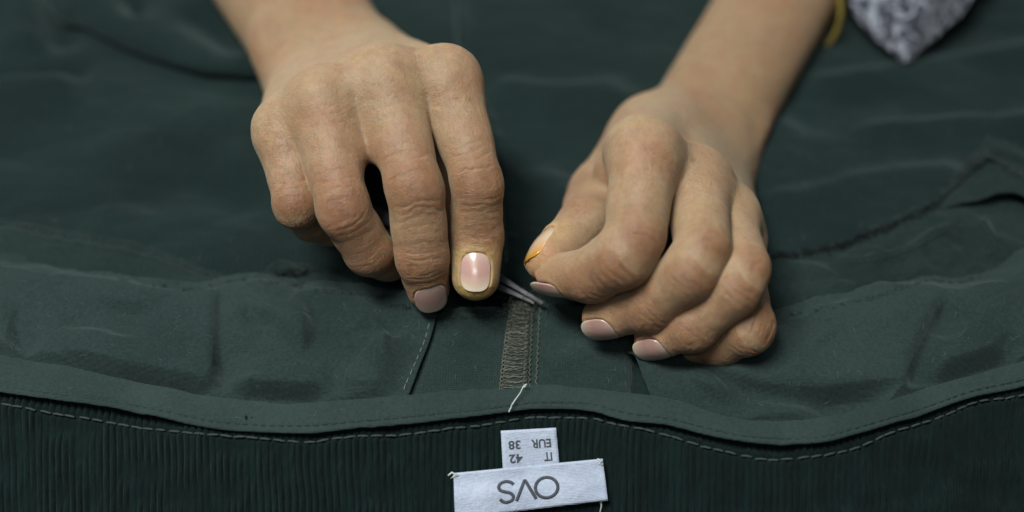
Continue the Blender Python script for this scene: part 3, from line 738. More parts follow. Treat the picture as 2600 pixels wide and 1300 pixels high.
# lint and loose fibre ends lying on the cloth
def lint(obj, n, seed, u0, u1, v0, v1):
    rr = np.random.RandomState(seed); parts = []
    bv = BVHTree.FromPolygons([v.co for v in obj.data.vertices], [q.vertices for q in obj.data.polygons])
    for i in range(n):
        u, v = rr.uniform(u0, u1), rr.uniform(v0, v1); a = rr.uniform(0, 6.28); q = []
        for k in range(4):
            h = bv.ray_cast(Vector(CAM * MM), Vector(nrm(ray(u, v))))
            if h[0] is None: break
            q.append(np.array(h[0]) / MM + np.array([0, -0.1, 0.22])); a += rr.normal(0, 0.7); u += math.cos(a) * 6; v += math.sin(a) * 6
        if len(q) == 4: parts.append(tube_mesh(smooth_poly(q, 3), 0.045, 3, cap=False))
    if parts:
        V, F = join(parts); o = add_obj('lint', V, F, M_PALESTITCH, obj); o['kind'] = 'stuff'
lint(panel, 90, 3, 0, 2600, 250, 680); lint(bag_l, 70, 4, 0, 1080, 680, 990); lint(bag_r, 60, 5, 1700, 2600, 740, 1050); lint(gusset, 40, 6, 1130, 1600, 810, 990); lint(binding, 50, 7, 0, 2600, 930, 1120)

# ------------------------------------------------------------------ hands: one continuous skin grown as a blended solid
def smin(a, b, k):
    h = np.clip(0.5 + 0.5 * (b - a) / k, 0, 1)
    return b * (1 - h) + a * h - k * h * (1 - h)
def smax(a, b, k): return -smin(-a, -b, k)
def cone(p, a, b, ra, rb, n, f=1.0, mid=0.0):
    """tapered limb from a to b, flattened by f along n, swelling by mid halfway"""
    ax = (b - a).astype(np.float32); L2 = float(ax @ ax)
    q = p - a.astype(np.float32)
    t = np.clip((q @ ax) / L2, 0, 1)
    q = q - t[:, None] * ax
    qn = q @ n.astype(np.float32)
    d2 = np.einsum('ij,ij->i', q, q) - qn * qn + (qn / f) ** 2
    r = ra + (rb - ra) * t
    if mid: r = r + mid * 4 * t * (1 - t)
    return (np.sqrt(np.maximum(d2, 0)) - r) * min(1.0, f)
def blob(p, c, axes, radii):
    q = (p - c.astype(np.float32)) @ np.asarray(axes, np.float32).T
    k = np.sqrt(((q / np.asarray(radii, np.float32)) ** 2).sum(1))
    return (k - 1) * min(radii)

class Finger:
    def __init__(s, name, J, R, lat=None, flat=0.92, nail=None, tip_up=0.0, k=2.2, knuckle=0.5, swell=0.0, cut=0.14, swell2=0.2, pip='lines', dip='lines'):
        s.name, s.J, s.R, s.flat, s.nail, s.k, s.knuckle = name, [np.asarray(j, float) for j in J], R, flat, nail, k, knuckle
        s.pip, s.dip, s.swell, s.cut, s.swell2 = pip, dip, swell, cut, swell2
        d = [nrm(s.J[i + 1] - s.J[i]) for i in range(3)]
        if lat is None: lat = np.cross(d[0], d[1])
        s.d, s.lat, s.n = d, [], []
        for q in d:
            l = nrm(np.asarray(lat) - q * (np.asarray(lat) @ q)); s.lat.append(l); s.n.append(np.cross(q, l))
        s.len = [np.linalg.norm(s.J[i + 1] - s.J[i]) for i in range(3)]
        s.cum = np.r_[0, np.cumsum(s.len)]
        s.bc = np.mean(s.J, axis=0); s.br = max(np.linalg.norm(j - s.bc) for j in s.J) + max(R) * 1.3
    def plate(s, a, b):
        N = s.nail
        return N['h'] - a * a / (2 * N['ra']) - (b - N.get('bc', -2)) ** 2 / (2 * N['rb']) - N.get('tilt', 0.04) * b
    def nail_xyz(s, p):
        q = p - s.J[3].astype(np.float32)
        roll = s.nail.get('roll', 0.0); c, sn = math.cos(roll), math.sin(roll)
        la = s.lat[2] * c + s.n[2] * sn; nn = -s.lat[2] * sn + s.n[2] * c
        return q @ la.astype(np.float32), q @ s.d[2].astype(np.float32), q @ nn.astype(np.float32)
    def sdf(s, p):
        J, R, f = s.J, s.R, s.flat
        c = s.cut
        ja, jb = J[1] + (J[0] - J[1]) * c * 0.6, J[1] + (J[2] - J[1]) * c
        nj = nrm(s.n[0] + s.n[1]); dj = nrm(s.d[0] + s.d[1])
        d0 = cone(p, J[0], ja, R[0], R[1] * 0.98, s.n[0], f, s.swell)
        d0 = smin(d0, cone(p, ja, jb, R[1] * 0.98, R[1] * 0.96, nj, f), 1.0)
        d1 = cone(p, jb, J[2], R[1] * 0.96, R[2] * 0.98, s.n[1], f, s.swell2)
        d2 = cone(p, J[2], J[3], R[2] * 0.98, R[3], s.n[2], f * 0.97, 0.15)
        d = smin(d0, d1, s.k); d = smin(d, d2, s.k)
        # soft pads on the inner side of each bone, the wide head of each joint
        for i, off, rr in ((0, 0.30, 0.78), (1, 0.30, 0.78), (2, 0.26, 0.80)):
            c = (J[i] * 0.45 + J[i + 1] * 0.55) - s.n[i] * R[i + 1] * off
            d = smin(d, blob(p, c, (s.lat[i], s.d[i], s.n[i]), (R[i + 1] * 0.92, s.len[i] * 0.40 + 1, R[i + 1] * rr)), 2.5)
        d = smin(d, blob(p, (ja + jb) * 0.5 + nj * R[1] * 0.06, (s.lat[0], dj, nj), (R[1] * (0.97 + 0.05 * s.knuckle), R[1] * 1.05, R[1] * (0.88 + 0.06 * s.knuckle))), 2.5)
        nj = nrm(s.n[1] + s.n[2]); dj = nrm(s.d[1] + s.d[2])
        d = smin(d, blob(p, J[2], (s.lat[1], dj, nj), (R[2] * 0.96, R[2] * 1.0, R[2] * 0.86)), 2.0)
        if s.nail:
            N = s.nail
            a, b, h = s.nail_xyz(p)
            bm, bl = (N['b0'] + N['b1']) / 2, (N['b1'] - N['b0']) / 2
            e = ((np.abs(a) / (N['w'] + 0.1)) ** 2.9 + (np.abs(b - bm) / (bl + 0.1)) ** 2.9) ** (1 / 2.9)
            sd = (e - 1) * N['w']
            up = (h > 1.0)
            d = d - np.where(up, 0.28 * np.exp(-((sd - 0.55) / 0.75) ** 2) * (b < bm + bl * 0.75), 0)   # folds of skin round the nail
            carve = np.maximum(-(h - (s.plate(a, b) - 0.25)), sd)
            d = smax(d, -carve, 0.25)
        return d
    def coords(s, p):
        """along, across, dorsal height, nearest bone for points"""
        best = np.full(len(p), 1e9); al = np.zeros(len(p)); la = np.zeros(len(p)); ho = np.zeros(len(p))
        for i in range(3):
            q = p - s.J[i]; t = q @ s.d[i]; tc = np.clip(t, -8 if i == 0 else 0, s.len[i] + (10 if i == 2 else 0))
            dd = np.linalg.norm(q - tc[:, None] * s.d[i], axis=1)
            m = dd < best
            best = np.where(m, dd, best); al = np.where(m, s.cum[i] + tc, al)
            la = np.where(m, q @ s.lat[i], la); ho = np.where(m, q @ s.n[i], ho)
        return al, la, ho

CREASE = {
    # (along, bow, depth, width, half span) in units of the joint's radius
    'oval': [(-1.25, -0.25, .16, .07, .75), (-.95, -.30, .22, .07, .8), (-.62, -.30, .25, .07, .8), (-.18, .02, .42, .065, .78), (.42, .16, .40, .07, .85), (.72, .30, .34, .07, .9), (1.0, .38, .22, .08, .9), (1.35, .15, .16, .07, .8), (1.65, .1, .13, .07, .8)],
    'lines': [(-1.15, -.2, .15, .07, .7), (-.75, -.25, .24, .07, .75), (-.38, -.10, .34, .065, .7), (.0, .05, .40, .07, .72), (.30, .1, .30, .065, .7), (.62, .22, .28, .07, .8), (.95, .3, .18, .08, .85)],
    'dip': [(-.85, -.12, .15, .07, .7), (-.48, -.2, .26, .07, .75), (-.20, .08, .40, .065, .72), (.06, -.10, .42, .06, .6), (.30, .12, .30, .07, .72), (.6, .1, .16, .07, .7)],
    'pucker': [(-1.0, -.1, .14, .07, .75), (-.6, -.12, .18, .07, .75), (-.25, .55, .42, .08, .62), (-.02, .42, .34, .08, .6), (.28, .2, .2, .07, .6), (.62, -.25, .22, .08, .7), (.86, -.4, .22, .08, .7)],
    'tight': [(-.9, -.2, .10, .06, .6), (-.5, -.2, .16, .06, .6), (-.15, .0, .20, .06, .6), (.25, .05, .20, .06, .6), (.65, .1, .16, .06, .7), (1.05, .1, .14, .06, .7)],
    'bend': [(-1.1, -.2, .12, .06, .7), (-.75, -.25, .20, .06, .75), (-.42, -.15, .28, .055, .7), (-.12, .05, .34, .06, .66), (.2, .08, .34, .055, .7), (.5, .12, .30, .06, .75), (.82, .16, .26, .06, .8), (1.15, .1, .2, .06, .8), (1.5, .05, .14, .06, .8)],
    'mcp': [(-.95, -.3, .12, .05, .8), (-.7, -.3, .15, .05, .8), (-.45, -.28, .18, .05, .85), (-.22, -.25, .2, .05, .8), (.0, -.25, .2, .05, .85), (.24, -.3, .18, .05, .8), (.5, -.32, .17, .05, .85), (.78, -.35, .15, .05, .85), (1.1, -.3, .12, .05, .8), (1.45, -.2, .1, .05, .8)],
    'fold': [(-.7, .1, .30, .07, .8), (-.35, .12, .42, .07, .9), (.05, .05, .30, .07, .8), (.4, 0, .2, .07, .8)],
}
def surface_nets(D, lo, h):
    S = D < 0
    nx, ny, nz = D.shape
    sl = [(slice(i, nx - 1 + i), slice(j, ny - 1 + j), slice(k, nz - 1 + k)) for i in (0, 1) for j in (0, 1) for k in (0, 1)]
    anyc = np.zeros((nx - 1, ny - 1, nz - 1), bool); allc = np.ones_like(anyc)
    for q in sl: anyc |= S[q]; allc &= S[q]
    act = anyc & ~allc
    idx = np.argwhere(act)
    vid = np.full(act.shape, -1, np.int32); vid[act] = np.arange(len(idx))
    corners = np.array([(i, j, k) for i in (0, 1) for j in (0, 1) for k in (0, 1)])
    val = np.stack([D[idx[:, 0] + c[0], idx[:, 1] + c[1], idx[:, 2] + c[2]] for c in corners], 1)
    acc = np.zeros((len(idx), 3)); cnt = np.zeros(len(idx))
    for a in range(8):
        for b in range(a + 1, 8):
            if np.abs(corners[a] - corners[b]).sum() != 1: continue
            va, vb = val[:, a], val[:, b]; m = (va < 0) != (vb < 0)
            t = np.where(m, va / np.where(m, va - vb, 1), 0)
            acc += np.where(m[:, None], corners[a] + t[:, None] * (corners[b] - corners[a]), 0); cnt += m
    V = lo + h * (idx + acc / np.maximum(cnt, 1)[:, None])
    F = []
    for ax in range(3):
        s0 = [slice(1, -1)] * 3; s1 = [slice(1, -1)] * 3
        s0[ax] = slice(0, -1); s1[ax] = slice(1, None)
        a, b = S[tuple(s0)], S[tuple(s1)]
        e = np.argwhere(a != b); flip = a[e[:, 0], e[:, 1], e[:, 2]]
        off = np.ones(3, int); off[ax] = 0
        e = e + off
        u, v = [k for k in range(3) if k != ax]
        du = np.zeros(3, int); du[u] = 1; dv = np.zeros(3, int); dv[v] = 1
        g = lambda c: vid[c[:, 0], c[:, 1], c[:, 2]]
        q = np.stack([g(e - du - dv), g(e - dv), g(e), g(e - du)], 1)
        if ax == 1: flip = ~flip
        q[~flip] = q[~flip][:, ::-1]
        F.append(q)
    F = np.vstack(F)
    return V, F[(F >= 0).all(1)]

BASE = np.array([0.306, 0.222, 0.147])
def build_hand(fingers, palm, label, lo, hi, name='hand', h=0.43, seed=0, extra_tone=None, mcp_r=9.0, stains=(), wrist=None):
    def bound(kind, ar):
        if kind == 'c': return (ar[0] + ar[1]) / 2, np.linalg.norm(ar[0] - ar[1]) / 2 + max(ar[2], ar[3]) * 1.1
        return ar[0], max(ar[2]) * 1.1
    bnd = [bound(q[0], q[2:]) for q in palm]
    def body_local(p):
        c = p.mean(0, keepdims=True); R = float(np.linalg.norm(p - c, axis=1).max())
        d = None; far = 1e9
        for (kind, k, *ar), (bc, br) in zip(palm, bnd):
            fn = cone if kind == 'c' else blob
            q0 = math.dist(c[0], bc) - br
            if q0 > R + 14:
                far = min(far, q0); continue
            q = fn(p, *ar)
            d = q if d is None else smin(d, q, k)
        pd = d if d is not None else np.full(len(p), min(far, 60.0) * 0.5, np.float32)
        out = None
        for f in fingers:
            if math.dist(c[0], f.bc) - f.br > R + 10: continue
            q = smin(pd, f.sdf(p), 6.0)
            out = q if out is None else smin(out, q, 0.5)
        return pd if out is None else out
    def body(P):
        P = np.asarray(P, np.float32)
        key = np.floor(P / 18.0).astype(np.int64); key = (key[:, 0] + 500) * 1000000 + (key[:, 1] + 500) * 1000 + key[:, 2] + 500
        od = np.argsort(key, kind='stable'); ks = key[od]
        cut = np.r_[0, np.nonzero(np.diff(ks))[0] + 1, len(ks)]
        out = np.empty(len(P), np.float32)
        for a, b in zip(cut[:-1], cut[1:]):
            out[od[a:b]] = body_local(P[od[a:b]])
        return out
    lo = np.asarray(lo, float); hi = np.asarray(hi, float)
    B = 8
    nb = np.ceil((hi - lo) / (h * B)).astype(int); n = nb * B + 1
    ctr = np.stack(np.meshgrid(*[(np.arange(k) + 0.5) * B for k in nb], indexing='ij'), -1).reshape(-1, 3)
    dc = body((lo + ctr * h).astype(np.float32))
    D = np.repeat(np.repeat(np.repeat(dc.reshape(nb), B, 0), B, 1), B, 2)
    D = np.pad(D, ((0, 1),) * 3, mode='edge').astype(np.float32)
    near = np.abs(dc) < h * B * 0.9 + 1.2
    base = (ctr[near] - 0.5 * B).astype(int)
    g = np.stack(np.meshgrid(*[np.arange(B + 1)] * 3, indexing='ij'), -1).reshape(-1, 3)
    for c in range(0, len(base), 2500):
        ii = (base[c:c + 2500, None, :] + g[None]).reshape(-1, 3)
        D[ii[:, 0], ii[:, 1], ii[:, 2]] = body((lo + ii * h).astype(np.float32))
    V, F = surface_nets(D, lo, h)
    def grad(V, e=0.25):
        G = np.zeros_like(V)
        for k in range(3):
            o = np.zeros(3); o[k] = e
            G[:, k] = body((V + o).astype(np.float32)) - body((V - o).astype(np.float32))
        return G / (2 * e)
    for it in range(1):
        d = body(V.astype(np.float32)); G = grad(V)
        st = d / np.maximum((G * G).sum(1), 0.15)
        V = V - np.clip(st, -0.4, 0.4)[:, None] * G
    fnrm = np.cross(V[F[:, 2]] - V[F[:, 0]], V[F[:, 3]] - V[F[:, 1]])
    N = np.stack([sum(np.bincount(F[:, q], fnrm[:, k], len(V)) for q in range(4)) for k in range(3)], 1)
    if (N * G).sum() < 0: N = -N
    N = N / (np.linalg.norm(N, axis=1, keepdims=True) + 1e-9)
    # which finger each point belongs to, and where on it
    df = np.stack([f.sdf(V.astype(np.float32)) for f in fingers], 1); fid = df.argmin(1)
    onf = sstep(2.5 - df.min(1), 0.0, 2.2)
    tone = np.tile(BASE, (len(V), 1))
    fc = np.zeros((len(V), 3)); wr = np.full(len(V), 0.10)
    disp = np.zeros(len(V))
    blot = fbm(V[:, 0] / 16, V[:, 1] / 16, V[:, 2] / 16, seed + 3, 3)
    def mixc(w, col):
        nonlocal tone
        tone = tone * (1 - w[:, None]) + np.asarray(col) * w[:, None]
    mixc(0.45 * sstep(blot, 0.0, 0.8), BASE * [0.98, 0.78, 0.74])
    mixc(0.35 * sstep(-blot, 0.0, 0.8), BASE * [1.05, 1.08, 1.02])
    fc[:] = V * [1.0, 1.0, 1.0]
    for i, f in enumerate(fingers):
        m = np.where((fid == i) & (onf > 0.02))[0]
        if not len(m): continue
        al, la, ho = f.coords(V[m]); w0 = onf[m]
        fc[m] = np.stack([al + i * 100, la, np.full(len(m), i * 7.0)], 1)
        for j, key in ((0, 'mcp'), (1, f.pip), (2, f.dip)):
            if j == 0 and f.name == 'thumb': continue
            r = f.R[j]; t = (al - f.cum[j]) / r; l = la / r; hh = ho / r
            dors = sstep(hh, 0.10, 0.55)
            wob = 0.10 * vnoise(l * 2.2 + i * 9, t * 1.5 + j * 5, seed=seed + 11) + 0.05 * vnoise(l * 6 + i * 3, t * 3, seed=seed + 5)
            cav = np.zeros(len(m))
            for ci, (t0, bow, dp, wd, sp) in enumerate(CREASE[key]):
                win = 1 - sstep(np.abs(l + 0.12 * math.sin(ci * 2.1 + i)), sp * 0.72, sp * 1.05)
                brk = 0.65 + 0.35 * vnoise(l * 3 + ci * 7.3, np.full_like(l, i * 1.7 + j), seed=seed + 23)
                z = (t - (t0 + bow * (l * l - 0.18) + wob))
                g_ = win * brk * dors * w0 * np.exp(-(z / (wd * 0.8)) ** 2)
                disp[m] -= dp * 0.8 * g_; cav = np.maximum(cav, g_ * min(1, dp * 2.5))
                # the skin between folds stands a little proud
                disp[m] += 0.12 * dp * win * dors * w0 * np.exp(-((z - 0.17) / 0.11) ** 2)
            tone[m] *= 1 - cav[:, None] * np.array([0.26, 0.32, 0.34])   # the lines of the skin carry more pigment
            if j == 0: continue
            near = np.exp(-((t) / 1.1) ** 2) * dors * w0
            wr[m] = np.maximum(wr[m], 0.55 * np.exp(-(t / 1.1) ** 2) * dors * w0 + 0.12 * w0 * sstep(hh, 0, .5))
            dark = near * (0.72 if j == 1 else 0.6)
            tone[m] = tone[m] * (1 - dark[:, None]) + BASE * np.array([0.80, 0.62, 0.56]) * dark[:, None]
        if f.nail:
            a, b, hN = f.nail_xyz(V[m].astype(np.float32)); Nn = f.nail
            ed = np.sqrt(np.maximum(np.abs(a) - Nn['w'] + 0.5, 0) ** 2 + np.maximum(np.maximum(b - Nn['b1'], Nn['b0'] - b), 0) ** 2)
            k = np.exp(-(ed / 2.6) ** 2) * sstep(hN, -2.5, 2.0) * w0
            tone[m] = tone[m] * (1 - 0.4 * k[:, None]) + np.array(Nn.get('rim', (0.36, 0.23, 0.13))) * 0.4 * k[:, None]
            tipk = sstep(al - f.cum[3], 0.5, 5) * w0 * 0.5
            tone[m] = tone[m] * (1 - tipk[:, None]) + np.array(Nn.get('tipc', (0.38, 0.215, 0.135))) * tipk[:, None]
        # knuckle at the root
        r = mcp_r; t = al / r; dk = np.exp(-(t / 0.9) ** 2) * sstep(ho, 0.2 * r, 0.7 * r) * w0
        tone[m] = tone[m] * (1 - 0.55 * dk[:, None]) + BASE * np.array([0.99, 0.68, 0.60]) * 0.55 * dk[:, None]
        wr[m] = np.maximum(wr[m], 0.5 * np.exp(-(t / 1.2) ** 2) * sstep(ho, 0, 4) * w0)
    if wrist is not None:                       # weaker light on the forearm, painted into the skin tone
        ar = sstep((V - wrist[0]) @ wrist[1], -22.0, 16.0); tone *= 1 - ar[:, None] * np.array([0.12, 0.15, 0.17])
    for (c, rad, col, s) in stains:
        mixc(s * np.exp(-(np.linalg.norm(V - c, axis=1) / rad) ** 2), col)
    disp += 0.10 * fbm(V[:, 0] / 5, V[:, 1] / 5, V[:, 2] / 5, seed + 31, 3)
    V = V + N * disp[:, None]
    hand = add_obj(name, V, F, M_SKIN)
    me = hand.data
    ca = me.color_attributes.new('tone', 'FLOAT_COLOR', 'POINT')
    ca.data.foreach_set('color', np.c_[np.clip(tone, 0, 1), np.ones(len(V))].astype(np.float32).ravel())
    a = me.attributes.new('fc', 'FLOAT_VECTOR', 'POINT'); a.data.foreach_set('vector', fc.astype(np.float32).ravel())
    a = me.attributes.new('wr', 'FLOAT', 'POINT'); a.data.foreach_set('value', wr.astype(np.float32))
    hand['label'] = label; hand['category'] = 'hand'
    # fine dark hairs on the backs of the first finger bones
    rh = np.random.RandomState(seed); parts = []
    for i, f in enumerate(fingers):
        if f.name == 'thumb': continue
        m = np.where((fid == i) & (onf > 0.5))[0]
        al, la, ho = f.coords(V[m])
        ok = m[(al > f.len[0] * 0.28) & (al < f.len[0] * 0.80) & (ho > f.R[1] * 0.62)]
        if len(ok) < 50: continue
        for v in ok[rh.randint(0, len(ok), 55)]:
            dr = nrm(f.d[0] + f.lat[0] * rh.normal(0.15, 0.45) + N[v] * 0.10); q = [V[v] - N[v] * 0.1]; L = rh.uniform(1.2, 3.2)
            for k in range(3):
                q.append(q[-1] + (dr + N[v] * (0.12 - 0.10 * k) + f.lat[0] * rh.normal(0, 0.12)) * L / 3)
            parts.append(tube_mesh(np.array(q), np.array([0.024, 0.022, 0.016, 0.008]), 3, cap=False))
    Vh, Fh = join(parts)
    hr = add_obj('hair', Vh, Fh, M_HAIR, hand); hr['kind'] = 'stuff'
    # fingernails
    for f in fingers:
        if not f.nail: continue
        Nn = f.nail
        nu, nv = 21, 33
        ph = np.linspace(0, math.pi, nv)[None, :]; aa = np.linspace(-1, 1, nu)[:, None]
        be = 0.5 - 0.5 * np.cos(ph)
        bm, bl = (Nn['b0'] + Nn['b1']) / 2, (Nn['b1'] - Nn['b0']) / 2
        b = bm + (2 * be - 1) * bl + 0 * aa
        a_ = aa * Nn['w'] * np.maximum(1 - np.abs(2 * be - 1) ** 2.9, 1e-4) ** (1 / 2.9)
        hgt = f.plate(a_, b) + 0.05
        roll = Nn.get('roll', 0.0); c, sn = math.cos(roll), math.sin(roll)
        la = f.lat[2] * c + f.n[2] * sn; nn = -f.lat[2] * sn + f.n[2] * c
        P = f.J[3] + a_[..., None] * la + (b + 0 * a_)[..., None] * f.d[2] + hgt[..., None] * nn
        o = grid_obj('fingernail', P, Nn.get('mat', M_NAIL), hand, thick=0.45)
        if o.data.polygons:
            val = np.tile((be + 0.16 * (aa ** 2) * (be > 0.5) + 0 * aa).reshape(-1), 2)
            q = o.data.attributes.new('nb', 'FLOAT', 'POINT'); q.data.foreach_set('value', val.astype(np.float32))
        if Nn.get('label'): o['label'] = Nn['label']
    return hand

# ---- the hand on the left of the picture: holds the snips
_lat = nrm(dep(1132, 200, 417) - dep(716, 322, 414))
A_index = Finger('index', [dep(1132, 200, 417), dep(1212, 458, 406), dep(1211, 598, 414), dep(1208, 703, 412)], (8.1, 7.0, 7.3, 6.9), _lat,
                 nail=dict(w=4.4, b0=-6.0, b1=5.0, h=6.15, ra=7.5, rb=32, bc=-3, rim=(0.40, 0.31, 0.11), tipc=(0.38, 0.26, 0.09)), pip='oval', dip='pucker', swell=1.1, swell2=0.4)
A_middle = Finger('middle', [dep(972, 200, 413), dep(1053, 470, 401), dep(1072, 652, 408), dep(1086, 727, 416)], (8.8, 7.7, 7.3, 6.4), _lat,
                  nail=dict(w=4.6, b0=-5.0, b1=5.8, h=5.7, ra=7.5, rb=32, bc=-2, rim=(0.32, 0.19, 0.10)), pip='oval', dip='dip', swell=1.0, swell2=0.8)
A_ring = Finger('ring', [dep(818, 248, 410), dep(867, 525, 399), dep(938, 640, 411), dep(988, 668, 424)], (8.4, 7.1, 6.9, 6.2), _lat, pip='lines', dip='tight', knuckle=0.3, swell=1.1, swell2=0.5)
A_little = Finger('little', [dep(720, 322, 414), dep(750, 520, 405), dep(792, 562, 421), dep(838, 585, 429)], (7.0, 6.1, 5.8, 5.2), _lat, pip='lines', dip='tight', knuckle=0.4, swell=0.9)
A_thumb = Finger('thumb', [dep(1070, 340, 462), dep(1128, 530, 448), dep(1165, 615, 444), dep(1205, 690, 441)], (9.5, 8.5, 8.3, 6.5), None, pip='tight', dip='tight')
Wa = dep(850, 165, 483)
def palm_for(Fs, Wc, lat, elbow, fr, thumb, up, carp=(11, 4, -4, -11), mr=(9.6, 10.0, 9.4, 8.0), wr_=(12, 12.5, 12.5, 12), web=(9, 17, 7), webr=(7.0, 4.4), bridge=8.6, ulna=(9, 12, 9)):
    out = []
    hd = nrm((Fs[1].J[0] + Fs[2].J[0]) / 2 - Wc); hn = np.cross(hd, lat); hn = nrm(hn)
    if hn @ up < 0: hn = -hn
    for f, c, r, w in zip(Fs, carp, mr, wr_):
        out.append(('c', 6.0, Wc + lat * c + hd * 3, f.J[0] - hn * 0.6, w, r, hn, 0.86))
    # flesh of the palm under the bones
    for f, c in zip(Fs, carp):
        out.append(('c', 8.0, Wc + lat * c * 1.1 + hd * 14 - hn * 8, f.J[0] - hn * 6 - hd * 6, 10.0, 7.0, hn, 0.8))
    # knuckle heads and the webs between them
    for f, r in zip(Fs, mr):
        out.append(('b', 4.0, f.J[0] + hn * 0.9, (lat, hd, hn), (r * 0.75, r * 0.95, r * 0.80)))
    for wl, (f, g) in zip(web, zip(Fs[:-1], Fs[1:])):
        c0 = f.J[0] * 0.5 + g.J[0] * 0.5; dd = nrm(f.d[0] + g.d[0]); nn = nrm(f.n[0] + g.n[0])
        out.append(('c', 6.0, c0 - nn * 1.5, c0 + dd * wl - nn * 3.0, webr[0], webr[1], nn, 0.9))
        out.append(('c', 5.0, f.J[0] - hd * 1 - hn * 0.3, g.J[0] - hd * 1 - hn * 0.3, bridge * (0.86 if g is Fs[-1] else 1.0), bridge * (0.8 if g is Fs[-1] else 0.97), hn, 0.95))
    # wrist and forearm
    fn = nrm(up - nrm(elbow - Wc) * (nrm(elbow - Wc) @ up))
    fl = np.cross(nrm(elbow - Wc), fn)
    out.append(('c', 9.0, Wc - hd * 2, elbow, fr[0], fr[1], fn, 0.76))
    out.append(('b', 6.0, Wc + nrm(elbow - Wc) * 12 - lat * 15 + fn * 8, (lat, nrm(elbow - Wc), fn), ulna))
    if thumb:
        cmc = Wc + lat * 15 + hd * 12 - hn * 9
        out.append(('c', 8.0, cmc, thumb.J[0], 13.0, 8.5, hn, 0.95))
        out.append(('c', 9.0, cmc + hd * 8, (Fs[0].J[0] * 0.6 + thumb.J[0] * 0.4) - hd * 8 - hn * 5, 9.0, 6.0, hn, 0.8))
    return out
if True:
    Ea = dep(560, -270, 575)
    palmA = palm_for([A_index, A_middle, A_ring, A_little], Wa, _lat, Ea, (22.5, 26.0), A_thumb, np.array([0, -0.3, 1.0]), mr=(8.6, 9.2, 8.6, 7.0), bridge=8.2)
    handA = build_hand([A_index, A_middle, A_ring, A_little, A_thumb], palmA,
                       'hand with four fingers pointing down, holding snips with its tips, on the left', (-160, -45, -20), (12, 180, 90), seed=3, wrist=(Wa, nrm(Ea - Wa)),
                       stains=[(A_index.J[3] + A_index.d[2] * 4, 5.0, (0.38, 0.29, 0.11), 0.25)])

# ---- the hand on the right of the picture: pinches the loose thread
B_index = Finger('index', [dep(1638, 388, 407), dep(1612, 640, 388), dep(1500, 700, 400), dep(1415, 702, 409)], (9.0, 8.3, 7.5, 6.1), None,
                 nail=dict(w=4.3, b0=-5.5, b1=7.2, h=5.5, ra=7.0, rb=32), pip='bend', dip='bend', k=3.5, knuckle=-0.6, flat=0.95, cut=0.3, swell=0.6)
B_middle = Finger('middle', [dep(1768, 462, 418), dep(1792, 660, 387), dep(1645, 780, 400), dep(1533, 806, 409)], (8.9, 7.7, 7.0, 6.4), None,
                  nail=dict(w=4.7, b0=-5.2, b1=5.2, h=5.65, ra=7.5, rb=32), pip='bend', dip='dip', k=3.2, knuckle=-0.4, flat=0.95, cut=0.28, swell=0.4)
B_ring = Finger('ring', [dep(1846, 548, 421), dep(1905, 704, 390), dep(1760, 832, 399), dep(1662, 860, 407)], (7.6, 6.9, 6.5, 5.9), None,
                nail=dict(w=4.5, b0=-5.2, b1=5.2, h=5.25, ra=7.2, rb=32), pip='bend', dip='dip', k=3.0, knuckle=-0.2, flat=0.95, cut=0.26, swell=0.4)
B_little = Finger('little', [dep(1872, 605, 424), dep(1912, 838, 399), dep(1830, 878, 408), dep(1770, 883, 414)], (6.8, 6.4, 5.8, 5.2), None, pip='lines', dip='tight', k=3.0, knuckle=0.2)
_td = nrm(dep(1396, 655, 413) - dep(1480, 565, 424)); _tn = -RT * 0.74 + UP * 0.6 - FW * 0.20
B_thumb = Finger('thumb', [dep(1518, 492, 458), dep(1502, 518, 446), dep(1485, 568, 425), dep(1396, 655, 413)], (9.0, 8.4, 8.4, 7.5), np.cross(_tn, _td),
                 nail=dict(w=5.0, b0=-6.5, b1=6.8, h=6.75, ra=6.6, rb=20, bc=-2.5, mat=M_NAIL_STAINED, label='long thumbnail stained orange yellow', rim=(0.46, 0.33, 0.14)), pip='tight', dip='fold', knuckle=0, k=3)
if True:
    Wb = dep(1768, 362, 484)
    latB = nrm(B_index.J[0] - B_little.J[0])
    hdB = nrm((B_middle.J[0] + B_ring.J[0]) / 2 - Wb); latB = nrm(latB - hdB * (latB @ hdB))
    Eb = dep(2165, -330, 590)
    palmB = palm_for([B_index, B_middle, B_ring, B_little], Wb, latB, Eb, (20.5, 21.5), B_thumb, np.array([0, -0.3, 1.0]), mr=(9.8, 9.2, 8.4, 7.0), ulna=(4, 8, 4), web=(6, 7, 7), webr=(5.5, 3.2), bridge=8.4)
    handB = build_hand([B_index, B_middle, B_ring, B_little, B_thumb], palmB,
                       'hand with curled fingers pinching a loose thread, wearing a bangle, on the right', (-5, -75, -20), (160, 190, 85), seed=8, wrist=(Wb, nrm(Eb - Wb)))

